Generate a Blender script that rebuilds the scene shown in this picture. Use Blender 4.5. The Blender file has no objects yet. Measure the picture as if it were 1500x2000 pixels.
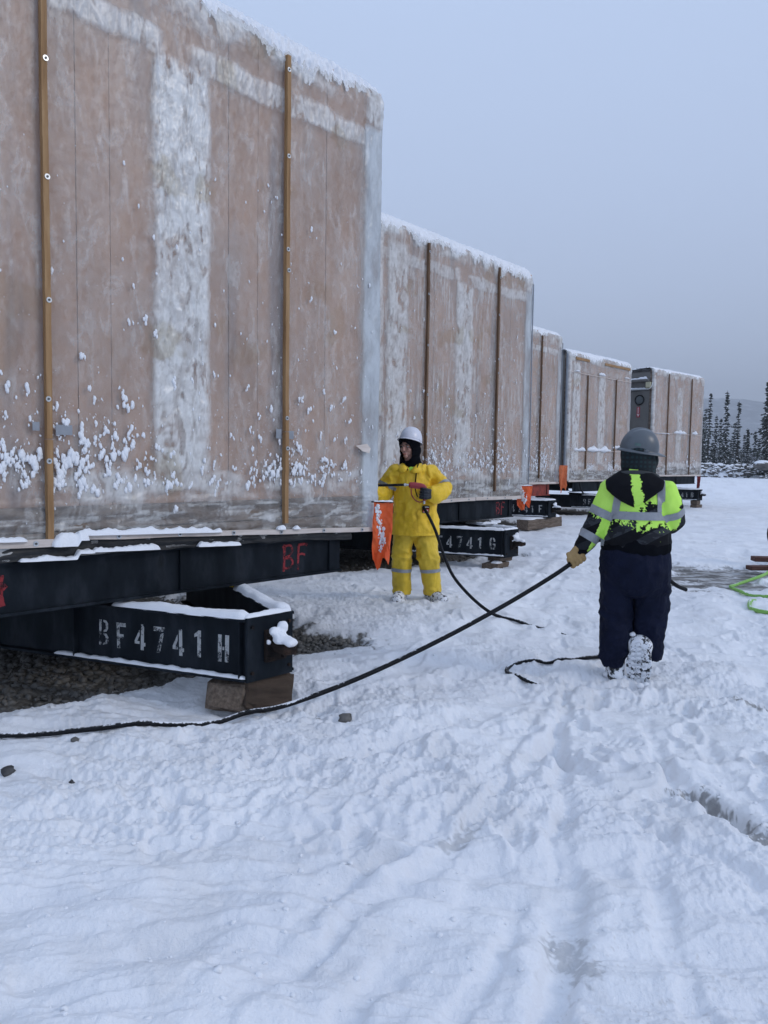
import bpy, bmesh, math, random
import numpy as np
from mathutils import Vector, Matrix

random.seed(7)
RNG = np.random.default_rng(11)
scene = bpy.context.scene
COL = scene.collection

# ------------------------------------------------------------------ camera
CAM_H = 1.55
cam_data = bpy.data.cameras.new('camera')
cam = bpy.data.objects.new('camera', cam_data)
COL.objects.link(cam)
pitch, roll = math.radians(3.8425), math.radians(0.809)
fw = Vector((0, math.cos(pitch), -math.sin(pitch)))
up0 = Vector((0, math.sin(pitch), math.cos(pitch)))
rt0 = Vector((1, 0, 0))
rt = math.cos(roll) * rt0 + math.sin(roll) * up0
up = math.cos(roll) * up0 - math.sin(roll) * rt0
m = Matrix((rt, up, -fw)).transposed().to_4x4()
m.translation = Vector((0, 0, CAM_H))
cam.matrix_world = m
cam_data.sensor_fit = 'VERTICAL'
cam_data.sensor_height = 24.0
cam_data.lens = 24.0 * 1500.0 / 2000.0
cam_data.clip_start = 0.05
cam_data.clip_end = 6000
scene.camera = cam

# ------------------------------------------------------------------ sky (overcast) + soft sun
SUN_EL, SUN_AZ = math.radians(30), math.radians(108)      # azimuth clockwise from +Y
world = bpy.data.worlds.new('World'); scene.world = world; world.use_nodes = True
wn, wl = world.node_tree.nodes, world.node_tree.links
wn.clear()
w_out = wn.new('ShaderNodeOutputWorld'); w_bg = wn.new('ShaderNodeBackground')
w_sky = wn.new('ShaderNodeTexSky'); w_sky.sky_type = 'NISHITA'; w_sky.sun_disc = False
w_sky.sun_elevation = SUN_EL; w_sky.sun_rotation = SUN_AZ
w_tc = wn.new('ShaderNodeTexCoord'); w_sep = wn.new('ShaderNodeSeparateXYZ')
wl.new(w_tc.outputs['Generated'], w_sep.inputs[0])
w_ns = wn.new('ShaderNodeTexNoise'); w_ns.inputs['Scale'].default_value = 1.6; w_ns.inputs['Detail'].default_value = 3
w_map = wn.new('ShaderNodeMapping'); w_map.inputs['Scale'].default_value = (1, 1, 3.2)
wl.new(w_tc.outputs['Generated'], w_map.inputs[0]); wl.new(w_map.outputs[0], w_ns.inputs['Vector'])
w_ma = wn.new('ShaderNodeMath'); w_ma.operation = 'MULTIPLY_ADD'; w_ma.inputs[1].default_value = 0.16; w_ma.inputs[2].default_value = -0.08
wl.new(w_ns.outputs['Fac'], w_ma.inputs[0])
w_add = wn.new('ShaderNodeMath'); w_add.operation = 'ADD'
wl.new(w_sep.outputs['Z'], w_add.inputs[0]); wl.new(w_ma.outputs[0], w_add.inputs[1])
w_rp = wn.new('ShaderNodeValToRGB')
cr = w_rp.color_ramp
cr.elements[0].position = 0.0; cr.elements[0].color = (.490, .562, .715, 1)
cr.elements[1].position = 1.0; cr.elements[1].color = (.505, .625, .870, 1)
for pos, c in ((0.10, (.475, .560, .740, 1)), (0.28, (.470, .570, .780, 1)), (0.5, (.480, .595, .825, 1)), (.75, (.495, .615, .855, 1))):
    e = cr.elements.new(pos); e.color = c
wl.new(w_add.outputs[0], w_rp.inputs[0])
w_x10 = wn.new('ShaderNodeVectorMath'); w_x10.operation = 'SCALE'; w_x10.inputs['Scale'].default_value = 10.0
wl.new(w_rp.outputs[0], w_x10.inputs[0])
w_mix = wn.new('ShaderNodeMix'); w_mix.data_type = 'RGBA'; w_mix.inputs['Factor'].default_value = 0.06   # a thick cloud deck over a clear sky
wl.new(w_x10.outputs[0], w_mix.inputs['A']); wl.new(w_sky.outputs[0], w_mix.inputs['B'])
w_bg.inputs['Strength'].default_value = 0.1
wl.new(w_mix.outputs['Result'], w_bg.inputs['Color']); wl.new(w_bg.outputs[0], w_out.inputs[0])

sun_d = bpy.data.lights.new('sun', 'SUN'); sun_d.energy = 0.75; sun_d.angle = math.radians(16); sun_d.color = (1.0, .94, .88)
sun = bpy.data.objects.new('sun', sun_d); COL.objects.link(sun)
sd = Vector((math.sin(SUN_AZ) * math.cos(SUN_EL), math.cos(SUN_AZ) * math.cos(SUN_EL), math.sin(SUN_EL)))
sun.rotation_euler = sd.to_track_quat('Z', 'Y').to_euler()

scene.view_settings.view_transform = 'Standard'
scene.view_settings.look = 'None'
scene.view_settings.exposure = 0.32
scene.view_settings.gamma = 1.0
scene.view_settings.use_curve_mapping = False
scene.render.engine = 'CYCLES'
scene.cycles.use_denoising = True
scene.cycles.max_bounces = 5
scene.cycles.diffuse_bounces = 3
scene.cycles.glossy_bounces = 2
scene.cycles.transmission_bounces = 3
scene.cycles.transparent_max_bounces = 12
scene.cycles.volume_bounces = 0

# ------------------------------------------------------------------ numeric helpers
def _hash(*c, seed=0):
    seed = int(seed)
    h = np.full(c[0].shape, (seed * 2654435761 + 97) & 0xFFFFFFFF, dtype=np.uint64)
    for i, a in enumerate(c):
        h = (h ^ (a.astype(np.int64) & 0xFFFFFFFF).astype(np.uint64)) * np.uint64(0x9E3779B1)
        h &= np.uint64(0xFFFFFFFF)
        h ^= h >> np.uint64(15)
        h = (h * np.uint64(0x85EBCA6B)) & np.uint64(0xFFFFFFFF)
        h ^= h >> np.uint64(13)
    return h

_PT = np.random.default_rng(1).permutation(256).astype(np.int32); _PT = np.concatenate([_PT, _PT])
_GA = np.random.default_rng(2).uniform(0, 2 * math.pi, 512); _GX, _GY = np.cos(_GA).astype(np.float32), np.sin(_GA).astype(np.float32)
def n2(x, y, seed=0):
    """gradient noise in the plane"""
    x, y = np.broadcast_arrays(np.asarray(x, np.float64), np.asarray(y, np.float64))
    x = x + (seed * 17.31) % 97; y = y + (seed * 31.77) % 89
    xi, yi = np.floor(x), np.floor(y); fx, fy = (x - xi).astype(np.float32), (y - yi).astype(np.float32)
    xi, yi = xi.astype(np.int32) & 255, yi.astype(np.int32) & 255
    u, v = fx * fx * fx * (fx * (fx * 6 - 15) + 10), fy * fy * fy * (fy * (fy * 6 - 15) + 10)
    A, B = _PT[xi], _PT[(xi + 1) & 255]
    def g(h, dx, dy): return _GX[h] * dx + _GY[h] * dy
    y1 = (yi + 1) & 255
    a = g(_PT[A + yi], fx, fy); b = g(_PT[B + yi], fx - 1, fy); c = g(_PT[A + y1], fx, fy - 1); d = g(_PT[B + y1], fx - 1, fy - 1)
    ab = a + u * (b - a); cd = c + u * (d - c)
    return 1.5 * (ab + v * (cd - ab))

def n3(P, seed=0):
    P = np.asarray(P, float); i = np.floor(P); f = P - i
    w = f * f * (3 - 2 * f); out = 0
    for dx in (0, 1):
        for dy in (0, 1):
            for dz in (0, 1):
                h = _hash(i[:, 0] + dx, i[:, 1] + dy, i[:, 2] + dz, seed=seed).astype(float) / 2147483648.0 - 1
                out = out + h * (w[:, 0] if dx else 1 - w[:, 0]) * (w[:, 1] if dy else 1 - w[:, 1]) * (w[:, 2] if dz else 1 - w[:, 2])
    return out

def fbm(x, y, octv=4, seed=0, gain=.5, lac=2.03):
    s, a = 0, 1.0
    for o in range(octv):
        s = s + a * n2(x * lac ** o + 13.7 * o, y * lac ** o - 7.1 * o, seed + o); a *= gain
    return s

def ridged(x, y, octv=4, seed=0, gain=.55):
    s, a = 0, 1.0
    for o in range(octv):
        s = s + a * (1 - 2.2 * np.abs(n2(x * 2.05 ** o + 3.3 * o, y * 2.05 ** o + 9.1 * o, seed + o))); a *= gain
    return s

def sstep(a, b, x):
    t = np.clip((x - a) / (b - a), 0, 1); return t * t * (3 - 2 * t)

def box_fn(x, a, b, s):
    """1 inside [a,b], soft edges s"""
    return sstep(a - s, a + s, x) * (1 - sstep(b - s, b + s, x))

# ------------------------------------------------------------------ object helpers
def mesh_from(name, V, F, smooth=False):
    me = bpy.data.meshes.new(name)
    V = np.asarray(V, np.float32)
    if isinstance(F, np.ndarray):
        k = F.shape[1]
        me.vertices.add(len(V)); me.vertices.foreach_set('co', V.ravel())
        me.loops.add(F.size); me.loops.foreach_set('vertex_index', F.astype(np.int32).ravel())
        me.polygons.add(len(F)); me.polygons.foreach_set('loop_start', np.arange(0, F.size, k, dtype=np.int32))
        me.polygons.foreach_set('loop_total', np.full(len(F), k, np.int32))
        me.update(calc_edges=True)
    else:
        me.from_pydata([tuple(v) for v in V], [], F); me.update()
    if smooth:
        me.polygons.foreach_set('use_smooth', np.ones(len(me.polygons), bool))
    me.validate()
    return me

def add_obj(name, me, mat=None, parent=None, kind=None):
    o = bpy.data.objects.new(name, me); COL.objects.link(o)
    if mat is not None and me is not None and not me.materials:
        me.materials.append(mat)
    if parent is not None:
        o.parent = parent
    if kind:
        o['kind'] = kind
    return o

def tag(o, label, cat, group=None):
    o['label'] = label; o['category'] = cat
    if group: o['group'] = group
    return o

def empty(name, loc, rz=0.0):
    o = bpy.data.objects.new(name, None); COL.objects.link(o)
    o.location = loc; o.rotation_euler = (0, 0, rz); o.empty_display_size = .2
    return o

def attr(me, name, vals):
    a = me.attributes.new(name, 'FLOAT', 'POINT'); a.data.foreach_set('value', np.asarray(vals, np.float32).ravel())

def grid_faces(nu, nv, wrap_u=False):
    i, j = np.meshgrid(np.arange(nu if wrap_u else nu - 1), np.arange(nv - 1), indexing='ij')
    i2 = (i + 1) % nu
    return np.stack([i * nv + j, i2 * nv + j, i2 * nv + j + 1, i * nv + j + 1], -1).reshape(-1, 4)

class MB:
    """collects simple shapes into one mesh"""
    def __init__(s): s.v = []; s.f = []
    def raw(s, V, F):
        o = len(s.v); s.v.extend([tuple(map(float, q)) for q in V]); s.f.extend([tuple(int(a) + o for a in q) for q in F]); return s
    def box(s, c, d, rot=None, bev=0.0):
        """c centre, d full dims, rot 3x3; bev chamfers the edges"""
        c = np.array(c, float); h = np.array(d, float) / 2
        if bev <= 0:
            V = np.array([[x, y, z] for x in (-1, 1) for y in (-1, 1) for z in (-1, 1)]) * h
            F = [(0, 1, 3, 2), (4, 6, 7, 5), (0, 4, 5, 1), (2, 3, 7, 6), (0, 2, 6, 4), (1, 5, 7, 3)]
        else:
            bm = bmesh.new(); bmesh.ops.create_cube(bm, size=1.0)
            for q in bm.verts: q.co = Vector([q.co[i] * 2 * h[i] for i in range(3)])
            bmesh.ops.bevel(bm, geom=bm.edges[:], offset=bev, segments=1, affect='EDGES')
            bm.verts.index_update(); V = np.array([q.co for q in bm.verts]); F = [[q.index for q in f.verts] for f in bm.faces]; bm.free()
        if rot is not None: V = V @ np.array(rot).T
        return s.raw(V + c, F)
    def tube(s, pts, rad, n=8, cap=True):
        pts = np.asarray(pts, float); rad = np.broadcast_to(np.asarray(rad, float), (len(pts),))
        V, F = tube_geo(pts, rad, n, cap); return s.raw(V, F)
    def prism(s, poly, y0, y1, T=None):
        """poly in x,z; extruded y0..y1"""
        n = len(poly)
        V = [(p[0], y0, p[1]) for p in poly] + [(p[0], y1, p[1]) for p in poly]
        F = [tuple(range(n)), tuple(range(2 * n - 1, n - 1, -1))] + [(i, i + n, (i + 1) % n + n, (i + 1) % n) for i in range(n)]
        V = np.array(V)
        if T is not None: V = (np.c_[V, np.ones(len(V))] @ np.array(T).T)[:, :3]
        return s.raw(V, F)
    def blob(s, c, r, seed=0, sub=1, amp=.25, freq=1.3):
        V, F = ICO[sub]
        r = np.broadcast_to(np.asarray(r, float), (3,))
        k = 1 + amp * n3(V * freq + seed * 7.31, seed)
        return s.raw(V * k[:, None] * r + np.array(c), F)
    def build(s, name, mat, parent=None, smooth=False, kind=None):
        return add_obj(name, mesh_from(name, s.v, s.f, smooth), mat, parent, kind)

def _ico(sub):
    bm = bmesh.new(); bmesh.ops.create_icosphere(bm, subdivisions=sub, radius=1.0)
    V = np.array([v.co for v in bm.verts]); F = np.array([[v.index for v in f.verts] for f in bm.faces]); bm.free(); return V, F
ICO = {k: _ico(k) for k in (1, 2, 3, 4)}

def frames(pts):
    T = np.gradient(pts, axis=0); T /= np.linalg.norm(T, axis=1)[:, None] + 1e-12
    N = []; a = np.array([0, 0, 1.0]) if abs(T[0][2]) < .9 else np.array([1.0, 0, 0])
    n = a - T[0] * (a @ T[0]); n /= np.linalg.norm(n)
    for t in T:
        n = n - t * (n @ t); n /= np.linalg.norm(n) + 1e-12; N.append(n)
    N = np.array(N); return T, N, np.cross(T, N)

def tube_geo(pts, rad, n=8, cap=True):
    T, N, B = frames(pts); a = np.linspace(0, 2 * math.pi, n, endpoint=False)
    V = (pts[:, None] + rad[:, None, None] * (np.cos(a)[None, :, None] * N[:, None] + np.sin(a)[None, :, None] * B[:, None])).reshape(-1, 3)
    F = [tuple(q) for q in (np.array([[i * n + j, i * n + (j + 1) % n, (i + 1) * n + (j + 1) % n, (i + 1) * n + j] for i in range(len(pts) - 1) for j in range(n)]))]
    if cap: F += [tuple(range(n - 1, -1, -1)), tuple(range((len(pts) - 1) * n, len(pts) * n))]
    return V, F

def catmull(P, n=10):
    P = np.asarray(P, float); Q = np.vstack([2 * P[0] - P[1], P, 2 * P[-1] - P[-2]]); out = []
    for i in range(1, len(Q) - 2):
        for t in np.linspace(0, 1, n, endpoint=False):
            a, b, c, d = Q[i - 1], Q[i], Q[i + 1], Q[i + 2]
            out.append(.5 * ((2 * b) + (c - a) * t + (2 * a - 5 * b + 4 * c - d) * t * t + (3 * b - a - 3 * c + d) * t ** 3))
    out.append(P[-1]); return np.array(out)

# ------------------------------------------------------------------ material helpers
def new_mat(name):
    mt = bpy.data.materials.new(name); mt.use_nodes = True
    nt = mt.node_tree; b = nt.nodes['Principled BSDF']
    return mt, nt, b

def nd(nt, typ, **kw):
    n = nt.nodes.new(typ)
    for k, v in kw.items():
        if k in n.inputs and not hasattr(n, k): n.inputs[k].default_value = v
        elif hasattr(n, k): setattr(n, k, v)
        else: n.inputs[k.replace('_', ' ')].default_value = v
    return n

def noise_node(nt, scale, detail=4, rough=.55, vec=None, stretch=None, coord='Object', dist=0.0):
    tc = nt.nodes.new('ShaderNodeTexCoord'); src = tc.outputs[coord]
    if stretch is not None:
        mp = nt.nodes.new('ShaderNodeMapping'); mp.inputs['Scale'].default_value = stretch
        nt.links.new(src, mp.inputs[0]); src = mp.outputs[0]
    n = nt.nodes.new('ShaderNodeTexNoise'); n.inputs['Scale'].default_value = scale; n.inputs['Detail'].default_value = detail
    n.inputs['Roughness'].default_value = rough; n.inputs['Distortion'].default_value = dist
    nt.links.new(src, n.inputs['Vector']); return n

def ramp(nt, fac, stops):
    r = nt.nodes.new('ShaderNodeValToRGB'); els = r.color_ramp.elements
    els[0].position, els[0].color = stops[0][0], tuple(stops[0][1]) + (1,)
    els[1].position, els[1].color = stops[-1][0], tuple(stops[-1][1]) + (1,)
    for p, c in stops[1:-1]:
        e = els.new(p); e.color = tuple(c) + (1,)
    nt.links.new(fac, r.inputs[0]); return r.outputs[0]

def mixc(nt, fac, a, b):
    mx = nt.nodes.new('ShaderNodeMix'); mx.data_type = 'RGBA'
    for s, v in (('Factor', fac), ('A', a), ('B', b)):
        if isinstance(v, bpy.types.NodeSocket): nt.links.new(v, mx.inputs[s])
        elif s == 'Factor': mx.inputs[s].default_value = v
        else: mx.inputs[s].default_value = tuple(v) + (1,)
    return mx.outputs['Result']

def math_n(nt, op, a, b=None, c=None, clamp=False):
    n = nt.nodes.new('ShaderNodeMath'); n.operation = op; n.use_clamp = clamp
    for i, v in enumerate((a, b, c)):
        if v is None: continue
        if isinstance(v, bpy.types.NodeSocket): nt.links.new(v, n.inputs[i])
        else: n.inputs[i].default_value = v
    return n.outputs[0]

def smooth_n(nt, x, a, b):
    n = nt.nodes.new('ShaderNodeMapRange'); n.interpolation_type = 'SMOOTHSTEP'
    nt.links.new(x, n.inputs[0]); n.inputs[1].default_value = a; n.inputs[2].default_value = b
    return n.outputs[0]

def attr_n(nt, name):
    n = nt.nodes.new('ShaderNodeAttribute'); n.attribute_name = name; return n.outputs['Fac']

def bump(nt, b, h, strength=.3, dist=.01):
    n = nt.nodes.new('ShaderNodeBump'); n.inputs['Strength'].default_value = strength; n.inputs['Distance'].default_value = dist
    nt.links.new(h, n.inputs['Height']); nt.links.new(n.outputs[0], b.inputs['Normal']); return n

def mat_noise(name, stops, scale=6, rough=.7, detail=5, stretch=None, bmp=.2, bdist=.004, spec=.3, bscale=None, metal=0.0, dist=0.0):
    mt, nt, b = new_mat(name)
    n = noise_node(nt, scale, detail, .6, stretch=stretch, dist=dist)
    nt.links.new(ramp(nt, n.outputs['Fac'], stops), b.inputs['Base Color'])
    b.inputs['Roughness'].default_value = rough; b.inputs['Specular IOR Level'].default_value = spec; b.inputs['Metallic'].default_value = metal
    if bmp:
        n2_ = noise_node(nt, bscale or scale * 4, 4, .6, stretch=stretch)
        bump(nt, b, n2_.outputs['Fac'], bmp, bdist)
    return mt

M = {}
SNOW = (.82, .84, .875)
def snow_mat(name='snow', bscale=70, bmp=.35, bd=.012):
    mt, nt, b = new_mat(name)
    b.inputs['Base Color'].default_value = (.835, .850, .880, 1)
    b.inputs['Roughness'].default_value = .75; b.inputs['Specular IOR Level'].default_value = .25
    a = noise_node(nt, bscale, 4, .68); bump(nt, b, a.outputs['Fac'], bmp, bd)
    return mt
M['snow'] = snow_mat()
M['steel'] = mat_noise('black_steel', [(.28, (.004, .0062, .0095)), (.5, (.010, .014, .019)), (.63, (.020, .025, .032)), (.72, (.012, .014, .016)), (.85, (.05, .042, .036))], scale=6, rough=.6, bmp=.12, spec=.08, stretch=(1, 1, .4))
M['steel_rust'] = mat_noise('rusty_steel', [(.35, (.008, .008, .009)), (.55, (.025, .018, .015)), (.75, (.07, .042, .03))], scale=9, rough=.8, bmp=.3, spec=.1)
M['redsteel'] = mat_noise('red_painted_steel', [(.3, (.10, .025, .02)), (.6, (.30, .05, .035)), (.8, (.12, .06, .05))], scale=7, rough=.7, bmp=.2)
M['zinc'] = mat_noise('zinc_washer', [(.3, (.42, .45, .47)), (.7, (.62, .64, .66))], scale=30, rough=.35, bmp=0, metal=.8)
M['screw'] = mat_noise('dark_screw', [(.3, (.05, .05, .055)), (.7, (.12, .12, .12))], scale=30, rough=.45, bmp=0, metal=.6)
M['lath'] = mat_noise('lath_wood', [(.25, (.20, .11, .048)), (.5, (.31, .18, .082)), (.75, (.40, .255, .13))], scale=3.2, stretch=(9, 9, .8), rough=.75, bmp=.3, bdist=.003)
M['timber'] = mat_noise('weathered_timber', [(.25, (.07, .053, .04)), (.5, (.14, .107, .082)), (.78, (.24, .19, .15))], scale=4, stretch=(1.2, 9, 9), rough=.88, bmp=.5, bdist=.006)
M['batten'] = mat_noise('pale_batten', [(.3, (.50, .43, .38)), (.7, (.68, .61, .56))], scale=5, stretch=(.7, 6, 6), rough=.7, bmp=.25)
M['rim'] = mat_noise('dirty_rim_wood', [(.25, (.05, .04, .035)), (.5, (.15, .115, .092)), (.75, (.30, .24, .19))], scale=3, stretch=(.8, 3, 4.5), rough=.85, bmp=.4, bdist=.006, detail=5)
M['blackfilm'] = mat_noise('black_film', [(.3, (.012, .013, .015)), (.7, (.03, .032, .034))], scale=9, rough=.45, bmp=.35, spec=.2)
M['stone'] = mat_noise('gravel_stone', [(.3, (.075, .072, .068)), (.55, (.15, .145, .135)), (.8, (.24, .225, .205))], scale=11, rough=.9, bmp=.35)
M['darkstone'] = mat_noise('dark_stone', [(.3, (.03, .03, .032)), (.7, (.11, .11, .115))], scale=14, rough=.9, bmp=.4)
M['siding'] = mat_noise('grey_siding', [(.3, (.145, .14, .135)), (.7, (.19, .185, .175))], scale=3, rough=.7, bmp=.1, stretch=(1, 1, .3))
M['greytape'] = mat_noise('grey_tape', [(.3, (.22, .24, .27)), (.7, (.30, .32, .35))], scale=8, rough=.5, bmp=.2)
M['blue'] = mat_noise('blue_membrane', [(.3, (.03, .07, .14)), (.7, (.06, .12, .22))], scale=5, rough=.6, bmp=.2)
M['rubber'] = mat_noise('black_rubber', [(.3, (.006, .0065, .008)), (.7, (.016, .017, .02))], scale=40, rough=.5, bmp=.1, spec=.15)
M['roofing'] = mat_noise('roofing', [(.3, (.06, .06, .065)), (.7, (.1, .1, .1))], scale=5, rough=.9)

# ------------------------------------------------------------------ sculpting helpers
def loft(pts, rad, n=18, sub=6):
    """closed loft along a path; rad rows (ra, rb): ra across x for upright paths"""
    pts = np.asarray(pts, float); rad = np.array([(r, r) if np.isscalar(r) else r for r in rad], float)
    P = catmull(pts, sub); Rr = np.stack([np.interp(np.linspace(0, 1, len(P)), np.linspace(0, 1, len(pts)), rad[:, i]) for i in (0, 1)], 1)
    T, N, B = frames(P)
    # rounded ends
    def cap(p, t, r, n_, b_):
        q = [(p + t * r.mean() * .6 * math.sin(a), r * math.cos(a), n_, b_) for a in (.6, 1.1, 1.45)]
        return q
    rows = [(p, r, n_, b_) for p, r, n_, b_ in cap(P[0], -T[0], Rr[0], N[0], B[0])][::-1] + [(P[i], Rr[i], N[i], B[i]) for i in range(len(P))] + cap(P[-1], T[-1], Rr[-1], N[-1], B[-1])
    a = np.linspace(0, 2 * math.pi, n, endpoint=False); V = []
    for p, r, n_, b_ in rows: V += [p + r[0] * math.cos(q) * n_ + r[1] * math.sin(q) * b_ for q in a]
    m_ = len(rows)
    F = [(i * n + j, i * n + (j + 1) % n, (i + 1) * n + (j + 1) % n, (i + 1) * n + j) for i in range(m_ - 1) for j in range(n)]
    F += [tuple(range(n - 1, -1, -1)), tuple(range((m_ - 1) * n, m_ * n))]
    return np.array(V), F

def ell(c, r, rot=None, sub=3):
    V, F = ICO[sub]; V = V * np.array(r)
    if rot is not None: V = V @ np.array(rot).T
    return V + np.array(c), [tuple(f) for f in F]

def skin(name, parts, voxel, it=6, fac=.5):
    """melt overlapping closed shapes into one continuous surface"""
    mb = MB()
    for V, F in parts: mb.raw(V, F)
    me = mesh_from(name + '_src', mb.v, mb.f); ob = bpy.data.objects.new(name + '_src', me); COL.objects.link(ob)
    bm = bmesh.new(); bm.from_mesh(me); bmesh.ops.recalc_face_normals(bm, faces=bm.faces[:]); bm.to_mesh(me); bm.free()
    r = ob.modifiers.new('r', 'REMESH'); r.mode = 'VOXEL'; r.voxel_size = voxel; r.use_smooth_shade = True
    s = ob.modifiers.new('s', 'SMOOTH'); s.factor = fac; s.iterations = it
    dg = bpy.context.evaluated_depsgraph_get(); out = bpy.data.meshes.new_from_object(ob.evaluated_get(dg))
    bpy.data.objects.remove(ob); bpy.data.meshes.remove(me); out.name = name
    return out

def vco(me):
    a = np.empty(len(me.vertices) * 3, np.float32); me.vertices.foreach_get('co', a); return a.reshape(-1, 3).astype(float)
def vno(me):
    a = np.empty(len(me.vertices) * 3, np.float32); me.vertex_normals.foreach_get('vector', a); return a.reshape(-1, 3).astype(float)
def push(me, d):
    me.vertices.foreach_set('co', (vco(me) + vno(me) * np.asarray(d)[:, None]).astype(np.float32).ravel()); me.update()
    me.polygons.foreach_set('use_smooth', np.ones(len(me.polygons), bool))

def folds(P, seed, sc=(9, 9, 13)):
    """soft garment creases, sharper on one side than the other"""
    Q = P * np.array(sc); Q = Q + .9 * np.stack([n3(P * 5 + 7 * i, seed + i) for i in range(3)], 1)
    return (1 - 2 * np.abs(n3(Q, seed + 5))) * .7 + .3 * n3(P * 26, seed + 6) 

def cut_away(me, kill):
    bm = bmesh.new(); bm.from_mesh(me); bm.verts.ensure_lookup_table()
    bmesh.ops.delete(bm, geom=[bm.verts[i] for i in np.nonzero(kill)[0]], context='VERTS'); bm.to_mesh(me); bm.free(); me.update(); return me

def patch(name, me, planes, off, mat, parent, keep=None):
    """lift a piece of a garment off as its own part; planes (point, normal): the side the normal points to is dropped"""
    bm = bmesh.new(); bm.from_mesh(me)
    if keep is not None:
        bm.verts.ensure_lookup_table(); bmesh.ops.delete(bm, geom=[bm.verts[i] for i in np.nonzero(~keep)[0]], context='VERTS')
    for p, n_ in planes:
        bmesh.ops.bisect_plane(bm, geom=bm.verts[:] + bm.edges[:] + bm.faces[:], plane_co=Vector(p), plane_no=Vector(n_), clear_outer=True)
    bm.normal_update(); out = bpy.data.meshes.new(name); 
    nr = [v.normal.copy() for v in bm.verts]
    for v, q in zip(bm.verts, nr): v.co += q * off
    bm.to_mesh(out); bm.free()
    out.polygons.foreach_set('use_smooth', np.ones(len(out.polygons), bool))
    return add_obj(name, out, mat, parent)

def along(P, path):
    """distance to a polyline and position along it"""
    path = np.asarray(path, float); best = np.full(len(P), 9.); s = np.zeros(len(P)); acc = 0
    for a, b in zip(path[:-1], path[1:]):
        d = b - a; L = np.linalg.norm(d); t = np.clip((P - a) @ d / L ** 2, 0, 1); q = np.linalg.norm(P - a - t[:, None] * d, axis=1)
        k = q < best; best[k] = q[k]; s[k] = acc + t[k] * L; acc += L
    return best, s


# ------------------------------------------------------------------ layout
UNIT_W, UNIT_H, UNIT_L = 3.9, 3.65, 13.0
UNITS = [(-.0645, 6.6287, .948, .8358), (2.387, 12.859, .977, .866), (4.412, 19.532, 1.057, .867),
         (7.833, 24.774, 1.034, .822), (12.022, 29.273, 1.152, .760)]

def to_local(k, x, y):
    ux, uy, zb, yaw = UNITS[k]; c, s = math.cos(yaw), math.sin(yaw)
    dx, dy = x - ux, y - uy
    return dx * c + dy * s, -dx * s + dy * c      # x along face (right corner 0), y into the unit

def base_z(x, y):
    x = np.asarray(x, float); y = np.asarray(y, float)
    z = .06 * np.exp(-((x - .6) / 2.2) ** 2 - ((y - 8.6) / 2.0) ** 2)
    z = z + .05 * n2(x * .11 + 4, y * .11, 3) * sstep(9, 16, np.hypot(x, y))
    return z

RUTS = [  # polyline, half width, depth, shoulder
    ([(1.03, 4.42), (0.85, 3.46), (0.69, 2.83), (0.63, 2.5), (0.5, 2.04), (.38, 1.5)], .060, .045, .45),
    ([(1.35, 5.3), (1.0, 4.3), (.70, 3.65), (0.45, 3.24), (0.24, 2.86), (0.04, 2.61), (-0.22, 2.3), (-.6, 1.8)], .040, .030, .5),
    ([(1.2, 5.3), (.82, 4.3), (.55, 3.65), (.32, 3.24), (.12, 2.9), (-.12, 2.61), (-.40, 2.3), (-.8, 1.8)], .035, .018, .5),
    ([(1.05, 4.6), (.93, 3.9), (.80, 3.3), (.66, 2.9), (.40, 2.4), (.2, 2.0), (0, 1.5)], .035, .022, .5),
    ([(1.6, 4.6), (1.5, 4.0), (1.25, 3.3), (1.05, 2.8), (.95, 2.4), (.9, 1.9)], .04, .022, .5),
    ([(0.49, 2.94), (0.21, 2.49), (0.05, 2.25), (-0.07, 2.04), (-.3, 1.6)], .050, .028, .5),
    ([(0.98, 4.1), (1.02, 3.46), (1.09, 3.26), (1.22, 3.0), (1.39, 2.71), (1.7, 2.3)], .050, .034, .5),
    ([(1.36, 3.85), (1.42, 3.65), (1.44, 3.4), (1.52, 3.2), (1.61, 3.01), (1.8, 2.7)], .060, .055, .6),
    ([(-1.4, 2.53), (-0.78, 2.57), (-0.07, 2.66)], .055, .022, .7),
    ([(-0.99, 2.66), (-0.34, 2.76), (0.04, 2.85)], .040, .022, .7),
    ([(-0.89, 2.99), (-0.38, 3.04), (0.13, 3.12)], .045, .020, .7),
    ([(1.83, 4.29), (1.69, 3.84), (1.7, 3.57)], .055, .030, .5),
    ([(-0.12, 3.91), (0.47, 4.4), (0.85, 4.9), (1.31, 5.79), (1.79, 7.3)], .09, .022, .5),
    ([(0.19, 3.66), (0.61, 4.16), (1.08, 4.61), (1.49, 5.03)], .08, .022, .5),
    ([(-1.62, 3.18), (-0.95, 3.35), (-0.27, 3.77), (0.39, 4.23)], .07, .020, .6),
    ([(-0.55, 4.36), (0.05, 5.2), (0.67, 6.41), (1.38, 8.63), (2.92, 13.16)], .12, .028, .4),
    ([(-0.35, 4.2), (0.18, 4.76), (0.86, 5.92), (1.7, 8.34), (3.91, 14.94)], .12, .026, .4),
    ([(1.49, 4.82), (2.18, 5.07), (2.79, 5.45)], .08, .024, .5),
    ([(-1.01, 2.14), (-0.66, 2.34), (-0.31, 2.48), (0.04, 2.85)], .05, .022, .5),
    ([(-1.9, 3.75), (-1.1, 3.85), (-.4, 4.05), (.5, 4.75)], .09, .018, .5),
    ([(2.4, 4.2), (3.0, 6.0), (4.2, 9.0), (6.5, 14.0)], .15, .03, .4),
    ([(2.9, 4.0), (3.7, 6.0), (5.2, 9.0), (8.0, 14.0)], .15, .03, .4)]

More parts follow.
